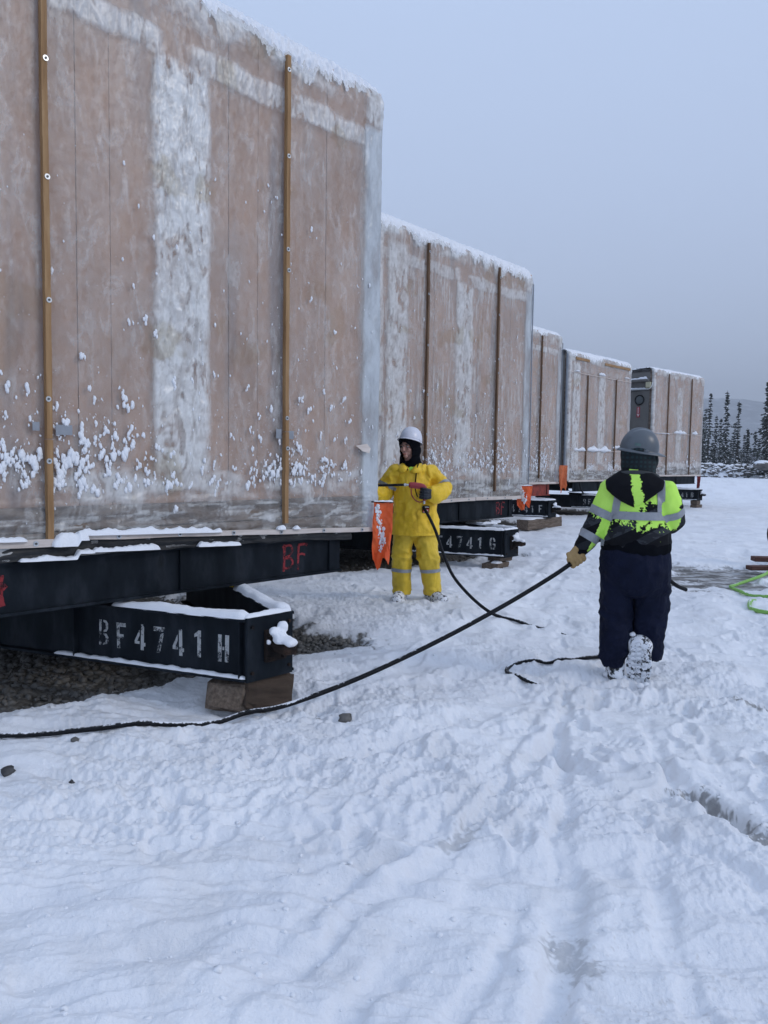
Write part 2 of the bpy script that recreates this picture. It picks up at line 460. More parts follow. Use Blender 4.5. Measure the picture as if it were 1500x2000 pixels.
def seg_dist(x, y, P):
    P = np.array(P, float); best = np.full(x.shape, 9e9)
    for a, b in zip(P[:-1], P[1:]):
        d = b - a; L = d @ d; t = np.clip(((x - a[0]) * d[0] + (y - a[1]) * d[1]) / L, 0, 1)
        best = np.minimum(best, (x - a[0] - t * d[0]) ** 2 + (y - a[1] - t * d[1]) ** 2)
    return np.sqrt(best)

PRINTS = []
_r = random.Random(5)
for i in range(520):
    while True:
        py = 3.0 + 11 * _r.random() ** 1.25; px = _r.uniform(-.42, .62) * py
        if to_local(0, px, py)[1] < -.35 or to_local(0, px, py)[0] > .4: break
    PRINTS.append((px, py, math.radians(_r.choice((60, 75, 100, 150, 240, 20))) + _r.gauss(0, .25), _r.uniform(.008, .022)))
for k in range(9):   # the walker's own trail
    PRINTS.append((1.80 + .02 * k + (.1 if k % 2 else -.08), 5.15 - .42 * k, math.radians(80 + _r.uniform(-8, 8)), .035))

def bare_field(x, y):
    """>0 where gravel lies open (no snow falls under the raised units)"""
    b = np.full(x.shape, -1.0)
    nz = .20 * fbm(x * 1.7, y * 1.7, 4, 21)
    for k in range(5):
        lx, ly = to_local(k, x, y)
        e = np.minimum.reduce([ly - (.12 if k == 0 else .35) + .22 * (sstep(-1.4, -.4, lx)) * 1.4 + 0.20 * np.minimum(0, lx + 2.6), -lx - .12, lx + UNIT_W - .15, UNIT_L - ly])
        b = np.maximum(b, np.minimum(e * 1.0, .6) + nz)
    # open patch of packed ice by the lime hose
    px, py = x - 4.75, y - 10.75
    b2 = 1 - np.hypot((px * .93 + py * .36) / 1.6, (-px * .36 + py * .93) / 1.15) + .9 * fbm(x * 1.1, y * 1.6, 4, 31)
    return b, b2

def ground_detail(x, y):
    r = np.hypot(x, y)
    fade = 1 - sstep(22, 60, r)
    wx, wy = x + .15 * n2(x * .8, y * .8, 60), y + .15 * n2(x * .8, y * .8, 61)
    z = .045 * fbm(wx * .55, wy * .75, 3, 40) + .026 * fbm(wx * 2.1 + .3 * wy, wy * 2.9, 3, 41)
    # crusty drift lines running roughly left-right
    z += .018 * np.clip(ridged(wx * .9 + .25 * wy, wy * 4.2, 3, 42), -1, 1.2) * (1 - sstep(8, 20, r))
    rough = .30 + .9 * sstep(-.15, .35, n2(x * .7, y * .7, 44))
    z += .015 * np.abs(fbm(wx * 4.3, wy * 4.9, 4, 43, .58)) * rough
    z += (.009 * np.abs(fbm(wx * 13, wy * 15, 3, 46, .6)) + .0055 * fbm(x * 27, y * 31, 3, 45, .65)) * rough * (1 - sstep(6, 14, r))
    z = z * fade
    near = r < 18
    xs, ys = x[near], y[near]; dz = np.zeros(xs.shape)
    wxs, wys = xs + .05 * n2(xs * 3, ys * 3, 50) + .016 * n2(xs * 13, ys * 13, 52), ys + .05 * n2(xs * 3, ys * 3, 51)
    mod = np.clip(.65 + .7 * n2(xs * 2.3, ys * 2.3, 53), .1, 1.4); shn = .6 + .9 * n2(xs * 9, ys * 9, 54)
    for P, w, d, sh in RUTS:
        Pa = np.array(P); k = (xs > Pa[:, 0].min() - 6 * w) & (xs < Pa[:, 0].max() + 6 * w) & (ys > Pa[:, 1].min() - 6 * w) & (ys < Pa[:, 1].max() + 6 * w)
        if not k.any(): continue
        q = seg_dist(wxs[k], wys[k], P)
        dz[k] += 1.05 * mod[k] * (-d * np.exp(-(q / w) ** 4) + sh * .8 * d * np.exp(-((q - 1.9 * w) / (.8 * w)) ** 2) * np.clip(shn[k], .2, 1.1))
    for (fx, fy, a, d) in PRINTS:
        k = (np.abs(xs - fx) < .34) & (np.abs(ys - fy) < .34)
        if not k.any(): continue
        lx, ly = xs[k] - fx, ys[k] - fy; c, s = math.cos(a), math.sin(a)
        u, v = lx * c + ly * s, -lx * s + ly * c
        e = np.hypot(u / .155, v / (.052 + .012 * np.cos(u * 18))) + .28 * n2(xs[k] * 9, ys[k] * 9, 57) + .15 * n2(xs[k] * 25, ys[k] * 25, 58)
        dz[k] += -d * (1 - sstep(.72, 1.08, e)) * (.8 + .2 * np.sin(u * 150)) + .35 * d * np.exp(-((e - 1.35) / .25) ** 2)
    z[near] += dz
    flat = np.exp(-((x - 1.775) ** 2 + (y - 5.40) ** 2) / .45 ** 2); z = z - .9 * flat * (.045 * fbm(wx * .55, wy * .75, 3, 40) * fade) - .012 * flat
    return z

def build_ground():
    # polar sheet round the camera: rows densest near the lens, columns densest in front, out to the horizon
    r1 = 1.0 / np.linspace(1 / math.sqrt(1.35), 1 / math.sqrt(40), 1000) ** 2
    rr = np.concatenate([[.25, .7, 1.05], r1, np.geomspace(42, 4200, 60)])
    a0 = np.linspace(-math.radians(33), math.radians(33), 800)
    a1 = np.linspace(math.radians(33), 2 * math.pi - math.radians(33), 90)[1:-1]
    aa = np.concatenate([a0, a1])
    A, R = np.meshgrid(aa, rr, indexing='ij')
    x, y = (R * np.sin(A)).ravel(), (R * np.cos(A)).ravel()
    b, b2 = bare_field(x, y)
    cover = 1 - sstep(-.10, .12, b)                # 1 = snow lies here
    z = base_z(x, y) + ground_detail(x, y) * (.25 + .75 * cover) * (1 - .6 * sstep(-.2, .3, b2))
    z += -.055 * (1 - cover) + .012 * (1 - cover) * fbm(x * 9, y * 9, 3, 70) - .03 * sstep(-.15, .3, b2)
    F = grid_faces(len(aa), len(rr), wrap_u=True)[:, ::-1]
    V = np.stack([x, y, z], -1)
    n = len(V); V = np.vstack([V, [[0, 0, base_z(0., 0.)]]])
    me = mesh_from('ground', V, F, smooth=True)
    bare = np.append(b, -1); ice = np.append(b2, -3)
    # scraped places where the ruts cut through to the gravel
    q = np.full(x.shape, 9.); near = np.hypot(x, y) < 9
    q[near] = np.minimum(seg_dist(x[near], y[near], [(1.44, 3.5), (1.47, 3.35), (1.52, 3.2), (1.63, 3.0)]) / .055,
               np.minimum(seg_dist(x[near], y[near], [(2.33, 5.08), (2.36, 4.95), (2.38, 4.80)]) / .05,
               np.minimum(seg_dist(x[near], y[near], [(.60, 2.42), (.64, 2.22)]) / .06,
               np.minimum(seg_dist(x[near], y[near], [(.30, 2.98), (.38, 3.08)]) / .06, seg_dist(x[near], y[near], [(-.2, 3.78), (.02, 3.9)]) / .045))))
    scr = np.append(1 - q, -3)
    q2 = np.full(x.shape, 9.); q2[near] = np.minimum(seg_dist(x[near], y[near], [(1.44, 3.5), (1.47, 3.35), (1.52, 3.2), (1.63, 3.0)]) / .06, seg_dist(x[near], y[near], [(2.33, 5.08), (2.36, 4.95), (2.38, 4.80)]) / .06)
    scr2 = np.append(1 - q2, -3)
    x1, y1 = np.append(x, 0.), np.append(y, 0.)
    def grain(amp, s1, s2, sd_): return amp * (.5 * fbm(x1 * s1, y1 * s1, 4, sd_, .6) + .5 * fbm(x1 * s2, y1 * s2, 3, sd_ + 9, .6))
    attr(me, 'bare', sstep(-.04, .08, bare + grain(.22, 5, 23, 201)))
    icev = sstep(.05, .45, ice + grain(.45, 3, 17, 211)); attr(me, 'ice', icev)
    attr(me, 'icetone', np.clip(.5 + .6 * fbm(x1 * 2.2, y1 * 6.5, 4, 221, .65), 0, 1))
    attr(me, 'scrape', np.maximum(.45 * sstep(.05, .8, scr + grain(1.5, 9, 32, 231)), .9 * sstep(.1, .5, scr2 + grain(1.6, 11, 36, 235))))
    attr(me, 'tone', np.clip(.5 + .7 * fbm(x1 * .9, y1 * .9, 4, 241), 0, 1))
    grit = sstep(.72, .86, fbm(x1 * 31, y1 * 31, 3, 251, .7)) * sstep(.2, .55, fbm(x1 * .6, y1 * .6, 2, 255)) * (np.hypot(x1, y1) < 20)
    attr(me, 'dirt', np.clip(.22 * grit + .10 * sstep(.15, .55, fbm(x1 * 2.0, y1 * 2.0, 4, 261, .6)), 0, 1))
    return add_obj('ground', me, M['ground'], kind='structure')

def ground_mat():
    mt, nt, b = new_mat('snowy_ground')
    ng = noise_node(nt, 30, 3, .7).outputs['Fac']
    snow = ramp(nt, attr_n(nt, 'tone'), [(.2, (.815, .828, .858)), (.8, (.862, .874, .898))])
    gravel = ramp(nt, ng, [(.3, (.045, .042, .038)), (.5, (.11, .105, .095)), (.72, (.19, .18, .165))])
    ice = ramp(nt, attr_n(nt, 'icetone'), [(.15, (.13, .125, .12)), (.5, (.27, .265, .26)), (.85, (.48, .49, .50))])
    c = mixc(nt, attr_n(nt, 'ice'), snow, ice)
    c = mixc(nt, attr_n(nt, 'scrape'), c, mixc(nt, .25, gravel, snow))
    c = mixc(nt, attr_n(nt, 'bare'), c, gravel)
    c = mixc(nt, attr_n(nt, 'dirt'), c, (.30, .265, .225))
    nt.links.new(c, b.inputs['Base Color'])
    b.inputs['Roughness'].default_value = .8; b.inputs['Specular IOR Level'].default_value = .15
    bump(nt, b, noise_node(nt, 48, 4, .75).outputs['Fac'], .6, .016)
    return mt
M['ground'] = ground_mat()
build_ground()

# loose stones under the first units: nobody could count them
def build_gravel():
    rng = np.random.default_rng(3); Vt, Ft = ICO[1]; Vs, Fs = [], []; n = 0; off = 0
    cand = []
    for k, num in ((0, 9000), (1, 2600)):
        lx = rng.uniform(-UNIT_W, -.1, num); ly = -.4 + 3.4 * rng.random(num) ** 1.3
        ux, uy, zb, yaw = UNITS[k]; c, s = math.cos(yaw), math.sin(yaw)
        cand.append(np.stack([ux + lx * c - ly * s, uy + lx * s + ly * c], -1))
    C = np.vstack(cand); b, _ = bare_field(C[:, 0], C[:, 1]); C = C[(b > .0) & (rng.random(len(b)) < sstep(-.05, .16, b))][:7000]
    zg = base_z(C[:, 0], C[:, 1]) - .055
    for i, (p, z) in enumerate(zip(C, zg)):
        s = .010 + .026 * rng.random() ** 2.2
        V = Vt * (1 + .35 * rng.standard_normal((len(Vt), 1)).clip(-1, 1)) * s * rng.uniform(.65, 1.25, 3)
        a = rng.uniform(0, 6.28); c_, s_ = math.cos(a), math.sin(a)
        V = np.stack([V[:, 0] * c_ - V[:, 1] * s_, V[:, 0] * s_ + V[:, 1] * c_, V[:, 2] * .75], -1) + [p[0], p[1], z + s * .35]
        Vs.append(V); Fs.append(Ft + off); off += len(V)
    o = add_obj('gravel', mesh_from('gravel', np.vstack(Vs), np.vstack(Fs)), M['stone'], kind='stuff')
    tag(o, 'loose dark gravel lying bare under the raised units', 'gravel')
build_gravel()

def build_clods():
    rng = np.random.default_rng(9); Vt, Ft = ICO[2]; Vs, Fs = [], []; off = 0
    y = 1.9 + 9 * rng.random(1100) ** 1.4; x = rng.uniform(-.52, .6, 1100) * y
    lx, ly = to_local(0, x, y)
    keep = ~((lx < .3) & (ly > -.3)) & ((n2(x * .8, y * .8, 77) > -.05) | (rng.random(1100) < .2))
    x, y = x[keep], y[keep]; z = base_z(x, y) + ground_detail(x, y)
    for i in range(len(x)):
        s = .004 + .009 * rng.random() ** 4
        V = Vt * (1 + .55 * n3(Vt * 2.3 + i * 3.1, 5))[:, None] * s * np.array([rng.uniform(.8, 1.4), rng.uniform(.8, 1.2), .7])
        Vs.append(V + [x[i], y[i], z[i] + s * .05]); Fs.append(Ft + off); off += len(V)
    o = add_obj('snow_crumbs', mesh_from('snow_crumbs', np.vstack(Vs), np.vstack(Fs), True), M['snow'], kind='stuff')
    tag(o, 'small crumbs of broken snow scattered over the trodden ground', 'snow')
build_clods()

def gz(x, y):
    return float(base_z(x, y)) + float(ground_detail(np.array([float(x)]), np.array([float(y)]))[0])

# ------------------------------------------------------------------ wrapped modular units
M['lathdark'] = mat_noise('dark_lath_wood', [(.25, (.085, .05, .03)), (.5, (.15, .09, .052)), (.75, (.22, .14, .085))], scale=3.2, stretch=(9, 9, .8), rough=.8, bmp=.3, bdist=.003)
M['joist'] = M['rim']
def osb_mat():
    mt, nt, b = new_mat('pinkish_sheathing')
    base = ramp(nt, noise_node(nt, 1.6, 4, .62, stretch=(1, 1, .45)).outputs['Fac'], [(.28, (.30, .195, .142)), (.5, (.415, .265, .188)), (.72, (.51, .34, .245))])
    fl = noise_node(nt, 17, 3, .7, dist=.6).outputs['Fac']
    c = mixc(nt, math_n(nt, 'MULTIPLY', smooth_n(nt, fl, .45, .75), .35), base, (.50, .37, .28))
    dk = smooth_n(nt, noise_node(nt, 1.1, 4, .55, stretch=(2.2, 1, .22)).outputs['Fac'], .54, .70)
    c = mixc(nt, math_n(nt, 'MULTIPLY', dk, .75), c, (.185, .155, .155))
    nt.links.new(c, b.inputs['Base Color']); b.inputs['Roughness'].default_value = .85; b.inputs['Specular IOR Level'].default_value = .2
    bump(nt, b, fl, .2, .004)
    return mt
M['osb'] = osb_mat()

def film_mat():
    """milky plastic sheet: clear over most of the wall, white where it is doubled and crumpled"""
    mt, nt, b = new_mat('plastic_wrap')
    fac = math_n(nt, 'ADD', attr_n(nt, 'veil'), math_n(nt, 'MULTIPLY_ADD', noise_node(nt, 55, 3, .7, stretch=(1, 1, .4), dist=1.0).outputs['Fac'], .24, -.12), clamp=True)
    col = mixc(nt, attr_n(nt, 'grey'), ramp(nt, attr_n(nt, 'tint'), [(.1, (.56, .53, .46)), (.45, (.68, .68, .66)), (.9, (.78, .785, .775))]), (.50, .535, .56))
    nt.links.new(col, b.inputs['Base Color'])
    b.inputs['Roughness'].default_value = .32; b.inputs['Specular IOR Level'].default_value = .5
    tr = nt.nodes.new('ShaderNodeBsdfTransparent'); ms = nt.nodes.new('ShaderNodeMixShader'); out = nt.nodes['Material Output']
    nt.links.new(fac, ms.inputs[0]); nt.links.new(tr.outputs[0], ms.inputs[1]); nt.links.new(b.outputs[0], ms.inputs[2])
    gl = nt.nodes.new('ShaderNodeBsdfGlossy'); gl.inputs['Roughness'].default_value = .42; fr = nt.nodes.new('ShaderNodeFresnel'); fr.inputs[0].default_value = 1.5
    m2 = nt.nodes.new('ShaderNodeMixShader'); nt.links.new(math_n(nt, 'MULTIPLY', fr.outputs[0], .28), m2.inputs[0]); nt.links.new(ms.outputs[0], m2.inputs[1]); nt.links.new(gl.outputs[0], m2.inputs[2]); nt.links.new(m2.outputs[0], out.inputs[0])
    return mt
M['film'] = film_mat()

def snow_strip(pts, width, height, seed=0, across=None, nc=9, ragged=.35, lump=.3, droop=0.0, bil=0.0):
    """a bank of snow lying along a path; across = unit vector over its width"""
    pts = np.asarray(pts, float); n = len(pts)
    T, _, _ = frames(pts)
    if across is None:
        across = np.cross(T, [0, 0, 1.]); across /= np.linalg.norm(across, axis=1)[:, None]
    across = np.broadcast_to(np.asarray(across, float), (n, 3))
    s = np.concatenate([[0], np.cumsum(np.linalg.norm(np.diff(pts, axis=0), axis=1))])
    u = np.linspace(-1, 1, nc); sc = 1.0 / max(width, .02)
    W = width / 2 * (1 + ragged * n2(s * sc * .8, s * 0 + .5, seed)); Hh = height * np.clip(1 + lump * 1.6 * n2(s * sc * .55, s * 0 + 8.5, seed + 3), .25, 2)
    end = np.clip(np.minimum(s, s[-1] - s) / (width * .45 + 1e-6), 0, 1) ** .5
    prof = np.sqrt(np.clip(1 - np.abs(u) ** 2.6, 0, 1))
    X = pts[:, None] + across[:, None] * (W * (.6 + .4 * end))[:, None, None] * u[None, :, None]
    z = (Hh * end)[:, None] * prof[None] * (1 + .16 * n2(s[:, None] * sc * 2.2 + 0 * u[None], u[None] * 2 + 0 * s[:, None], seed + 6))
    if bil: z = z + bil * np.abs(n2(s[:, None] * 22 + 0 * u[None], u[None] * width * 11 + 0 * s[:, None], seed + 9)) * prof[None]
    X[..., 2] += z - droop * (np.abs(u[None]) ** 4)
    V = X.reshape(-1, 3); Vb = V.copy(); 
    F = grid_faces(n, nc)
    return V, F[:, ::-1] if (np.cross(across[0], T[0])[2] > 0) else F

def snow_obj(name, strips, parent, mat='snow'):
    mb = MB()
    for V, F in strips: mb.raw(V, F)
    return mb.build(name, M[mat], parent, True)

def film_mesh(k, step, zb, prm):
    W, H = UNIT_W, UNIT_H; wrap = prm.get('wrap', .35); R = .05
    ns = int((W + 2 * wrap) / step); nh = int((H + .30) / step)
    s = np.linspace(-wrap, W + wrap, ns); h = np.linspace(0, H + .30, nh)
    S, Hh = np.meshgrid(s, h, indexing='ij')
    t = np.clip(S, 0, W); over_r = np.clip(-S, 0, 9); over_l = np.clip(S - W, 0, 9)
    top = np.clip(Hh - (H - .10), 0, 9)
    x = -t; y = over_r + over_l; z = zb + np.minimum(Hh, H - .10)
    # rounded top edge: quarter circle of radius rr then flat over the roof
    rr = .13; ang = np.clip(top / rr, 0, math.pi / 2); rest = np.clip(top - rr * math.pi / 2, 0, 9)
    y = y + rr * (1 - np.cos(ang)) + rest; z = z + rr * np.sin(ang)
    sd_ = 100 + 17 * k
    ew = .018 * fbm(t * 5, Hh * 2.2, 4, sd_); eh = .025 * fbm(t * 2.2, Hh * 4, 4, sd_ + 5)
    f = .9
    cb = box_fn(t + ew, prm.get('cb0', 1.735), prm.get('cb1', 2.15), .035) * box_fn(Hh, .50, 3.16, .05) * prm.get('cb', 1.0)
    tb = .72 * box_fn(Hh + eh * 1.3, 3.15, 3.31, .025) * (1 - .8 * box_fn(t, 1.86, 2.08, .05)) * box_fn(t, .17, W - .1, .03) * prm.get('tb', 1.0)
    lb = box_fn(Hh + eh * 3.0, .27, .50, .05) * (.05 + .7 * sstep(-.2, .3, fbm(t * 1.6, Hh * 3, 3, sd_ + 9))) * prm.get('lb', 1.0)
    lc = box_fn(t + ew * 1.4, W - .62, W - .22, .04) * box_fn(Hh, .3, 3.4, .06) * prm.get('lc', 1.0)
    lc = np.maximum(lc, sstep(W - .16, W - .08, t + ew) * .8)
    ab = sstep(3.36, 3.5, Hh + eh) * (.25 + .5 * sstep(-.25, .35, fbm(t * 2.2 + Hh * 1.4, Hh * 3.5, 4, sd_ + 12)))
    white = np.clip(np.maximum.reduce([cb, tb, lb, lc, ab, .10 * np.ones_like(t)]), 0, 1)
    grey = (1 - sstep(.17, .25, t + ew * .5)) * (1 - sstep(3.30, 3.40, Hh + eh * .5)) * prm.get('rc', 1.0)
    grey = np.maximum(grey, prm.get('rc', 1.0) * .45 * (1 - sstep(.20, .36, t + ew)) * (1 - sstep(3.2, 3.35, Hh)))
    white = np.maximum(white, .85 * (1 - sstep(.16, .24, t)) * sstep(3.30, 3.40, Hh + eh * .5))
    crm = ridged(t * 12 + 1.0 * n2(t * 6, Hh * 2, sd_ + 3), Hh * 3.4, 4, sd_ + 20) * .5
    wr = ridged(t * 3.1 + .6 * Hh, Hh * 1.1, 3, sd_ + 30) * .4
    gat = np.exp(-((t - 1.06) / .12) ** 2) + np.exp(-((t - 2.86) / .12) ** 2)
    d = .014 * crm * np.clip(cb + tb + lc + .8 * lb, 0, 1) + .0045 * wr + .0022 * fbm(t * 26, Hh * 14, 3, sd_ + 40)
    d += .012 * sstep(3.30, 3.5, Hh) * ridged(t * 4 - 2.2 * Hh, Hh * 3.0, 3, sd_ + 50) * .8
    d += .010 * grey * fbm(t * 4, Hh * 1.6, 3, sd_ + 60)
    d += .022 * (1 - sstep(.15, .55, Hh)) * ridged(t * 2.6, Hh * 8, 4, sd_ + 70) * .6
    d -= .008 * gat * (Hh < 3.5)
    d += .012                                   # stands proud of the sheathing
    d = np.clip(d, .004, .06)
    nrm_y = np.where((over_r > 0) | (over_l > 0), 0, -np.cos(ang)); nrm_x = np.where(over_r > 0, 1.0, np.where(over_l > 0, -1.0, 0)); nrm_z = np.sin(ang)
    V = np.stack([x + d * nrm_x, y + d * nrm_y, z + d * nrm_z], -1)
    if prm.get('lift') is not None:            # lower hem follows the tilted batten
        pass
    me = mesh_from('plastic_wrap', V.reshape(-1, 3), grid_faces(ns, nh)[:, ::-1], smooth=True)
    q1 = fbm(t * 6 + .3 * n2(t * 9, Hh * 4, sd_ + 81), Hh * 2.1, 5, sd_ + 80, .6); q2 = fbm(t * 22 + 1.2 * n2(t * 11, Hh * 5, sd_ + 83), Hh * 9, 4, sd_ + 82, .65)
    nn_ = .5 + .22 * q1 + .15 * q2
    hole = sstep(.34, .62, fbm(t * 8 + .6 * n2(t * 7, Hh * 3, sd_ + 85), Hh * 2.4, 4, sd_ + 84, .6)); streak = sstep(.20, .50, fbm(t * 17 + 1.1 * n2(t * 9, Hh * 4, sd_ + 87), Hh * 5, 4, sd_ + 86, .65))
    opaque = .58 + .22 * sstep(.3, .6, nn_) - .18 * streak - .42 * hole + .08 * sstep(.0, .4, crm)
    patchy = sstep(-.15, .35, fbm(t * 2.2, Hh * 1.3, 4, sd_ + 88, .6))
    clear = (.08 if k == 0 else .15) + .07 * nn_ + .05 * patchy + .04 * sstep(.4, .8, q2) + .13 * sstep(.35, .62, crm) * sstep(-.2, .4, q1)
    if prm.get('frost'):
        fr = sstep(.10, .55, fbm(t * 34, Hh * 1.3, 3, sd_ + 90, .6)) * (.35 + .65 * sstep(-.2, .3, fbm(t * 2.4, Hh * .9, 3, sd_ + 91)))
        clear = clear + prm['frost'] * fr - .10 * prm['frost']
    low = 1 - sstep(.24, .36, Hh + eh * 2)
    clear = clear + low * (.42 * sstep(-.05, .5, fbm(t * 2.4 + .5 * n2(t * 5, Hh * 9, sd_ + 95), Hh * 12, 4, sd_ + 94, .6)) - .06)
    veil = clear * (1 - white) + opaque * white
    veil = np.maximum(veil, grey * (.70 + .30 * (.5 + q1)))
    attr(me, 'veil', np.clip(veil, .04, .97)); attr(me, 'grey', np.clip(grey, 0, 1)); attr(me, 'tint', np.clip(.66 + .2 * q2 - .55 * sstep(.40, .75, fbm(t * 1.9, Hh * 1.9, 3, sd_ + 92)), 0, 1))
    return me

def clumps(k, zb, n, prm, sub, smin, smax):
    rng = np.random.default_rng(50 + k); mb = MB(); cnt = 0; W = UNIT_W
    Vt, Ft = ICO[sub]; Vs, Fs = [], []; off = 0
    foci = prm.get('foci', [])
    tries = 0
    while cnt < n and tries < n * 40:
        tries += 1
        if foci and rng.random() < prm.get('ffrac', .45):
            c = foci[rng.integers(len(foci))]
            t = rng.normal(c[0], c[2]); h = rng.normal(c[1], c[3]); big = c[4]
        else:
            t = rng.uniform(.08, W - .1); h = .42 + (prm.get('hmax', 2.2)) * rng.random() ** 2.3; big = 1.0
            if rng.random() > .35 + .65 * (n2(np.array([t * 1.7]), np.array([h * 1.2]), 90 + k)[0] > -.05): continue
        if not (.03 < t < W - .03 and .12 < h < 3.2): continue
        if abs(t - 1.06) < .028 or abs(t - 2.86) < .03: continue
        s = (smin + (smax - smin) * rng.random() ** 3.4) * big * (1.15 - .28 * min(h, 2.2))
        m_ = 1 + int(rng.random() * 2.4) + (2 if s > smax * .5 else 0) + (3 if big > 1.2 else 0)
        dx = dz = 0.0
        for j in range(m_):
            q = s * rng.uniform(.62, 1.0) * (1 - .10 * min(j, 4))
            V = Vt * (1 + .48 * n3(Vt * 2.2 + cnt * 1.37 + j * 5.1, 8))[:, None] * np.array([q * .66, q * .5, q * 1.2])
            Vs.append(V + [-t + dx, -.018 - q * .28, zb + h - dz]); Fs.append(Ft + off); off += len(V)
            dz += s * rng.uniform(.35, 1.0) * (1 if rng.random() < .8 else -.6); dx += s * rng.normal(0, .55)
        cnt += 1
    for (t0, t1, h0, dens) in prm.get('ledges', []):
        for t in np.arange(t0, t1, .035):
            e = min(1, (t - t0) / .15, (t1 - t) / .15)
            q = .045 * (.55 + .6 * abs(n2(np.array([t * 3.1]), np.array([h0 * 7.]), 12)[0]) * 2) * (.35 + .65 * e)
            V = Vt * (1 + .2 * n3(Vt * 1.5 + t * 31, 8))[:, None] * np.array([q * .9, q * .9, q * 1.1 * dens])
            Vs.append(V + [-t, -.02 - q * .45, zb + h0 + q * .75]); Fs.append(Ft + off); off += len(V)
    return mesh_from('snow_clumps', np.vstack(Vs), np.vstack(Fs), True)

# ---- stencilled characters, drawn as separate strokes on a 0..1 by 0..1.5 cell
GLYPH = {
    'B': [[(.08, 0), (.27, 0), (.27, 1.5), (.08, 1.5)], [(.42, 1.5), (.66, 1.46), (.80, 1.3), (.80, 1.0), (.68, .82), (.44, .78), (.44, .88), (.58, .95), (.62, 1.12), (.58, 1.32), (.42, 1.38)],
          [(.44, .72), (.68, .68), (.84, .48), (.84, .22), (.68, .04), (.40, 0), (.40, .12), (.56, .18), (.64, .34), (.58, .54), (.44, .62)]],
    'F': [[(.12, 0), (.36, 0), (.36, .62), (.66, .62), (.66, .84), (.36, .84), (.36, 1.28), (.86, 1.28), (.86, 1.5), (.12, 1.5)]],
    '4': [[(.56, 0), (.80, 0), (.80, .22), (.92, .24), (.92, .44), (.80, .44), (.80, 1.5), (.56, 1.5)], [(.08, .34), (.46, .34), (.46, .50), (.28, .50), (.46, .84), (.46, 1.2), (.08, .52)]],
    '7': [[(.08, 1.24), (.92, 1.24), (.92, 1.5), (.08, 1.5)], [(.62, 1.12), (.86, 1.16), (.52, 0), (.26, 0)]],
    '1': [[(.42, 0), (.68, 0), (.68, 1.5), (.50, 1.5), (.20, 1.28), (.20, 1.10), (.42, 1.18)]],
    'H': [[(.08, 0), (.34, 0), (.34, 1.5), (.08, 1.5)], [(.58, 0), (.86, 0), (.86, 1.5), (.58, 1.5)], [(.40, .66), (.52, .66), (.52, .84), (.40, .84)]],
    'G': [[(.42, 1.5), (.24, 1.46), (.10, 1.22), (.10, .28), (.24, .04), (.42, 0), (.42, .2), (.32, .32), (.32, 1.18), (.42, 1.3)], [(.54, 0), (.90, 0), (.90, .74), (.54, .74), (.54, .58), (.66, .58), (.66, .2), (.54, .2)], [(.54, 1.3), (.66, 1.16), (.66, 1.0), (.88, 1.0), (.86, 1.26), (.72, 1.46), (.54, 1.5)]],
}
def paint_mat(name, col, thr=.40):
    mt, nt, b = new_mat(name)
    b.inputs['Base Color'].default_value = col + (1,); b.inputs['Roughness'].default_value = .8
    n = math_n(nt, 'ADD', math_n(nt, 'MULTIPLY', noise_node(nt, 34, 5, .7).outputs['Fac'], .55), math_n(nt, 'MULTIPLY', noise_node(nt, 6, 4, .6).outputs['Fac'], .45))
    fac = smooth_n(nt, n, thr, thr + .17)
    tr = nt.nodes.new('ShaderNodeBsdfTransparent'); ms = nt.nodes.new('ShaderNodeMixShader'); out = nt.nodes['Material Output']
    nt.links.new(fac, ms.inputs[0]); nt.links.new(tr.outputs[0], ms.inputs[1]); nt.links.new(b.outputs[0], ms.inputs[2]); nt.links.new(ms.outputs[0], out.inputs[0])
    return mt
M['stencil'] = paint_mat('stencil_paint', (.42, .43, .43), .39)
M['spray'] = paint_mat('red_spray_paint', (.24, .02, .026), .38)

def brush(pts, w, seed):
    """a wobbling paint stroke as a flat ribbon in x,z"""
    P = catmull(pts, 8); T = np.gradient(P, axis=0); T /= np.linalg.norm(T, axis=1)[:, None] + 1e-9
    N = np.stack([-T[:, 1], T[:, 0]], -1); s = np.arange(len(P)) * .4
    ww = w * (1 + .25 * n2(s, s * 0 + .3, seed))
    L, R_ = P + N * ww[:, None] / 2, P - N * ww[:, None] / 2; n = len(P)
    return np.vstack([L, R_]), [(i, i + 1, n + i + 1, n + i) for i in range(n - 1)]

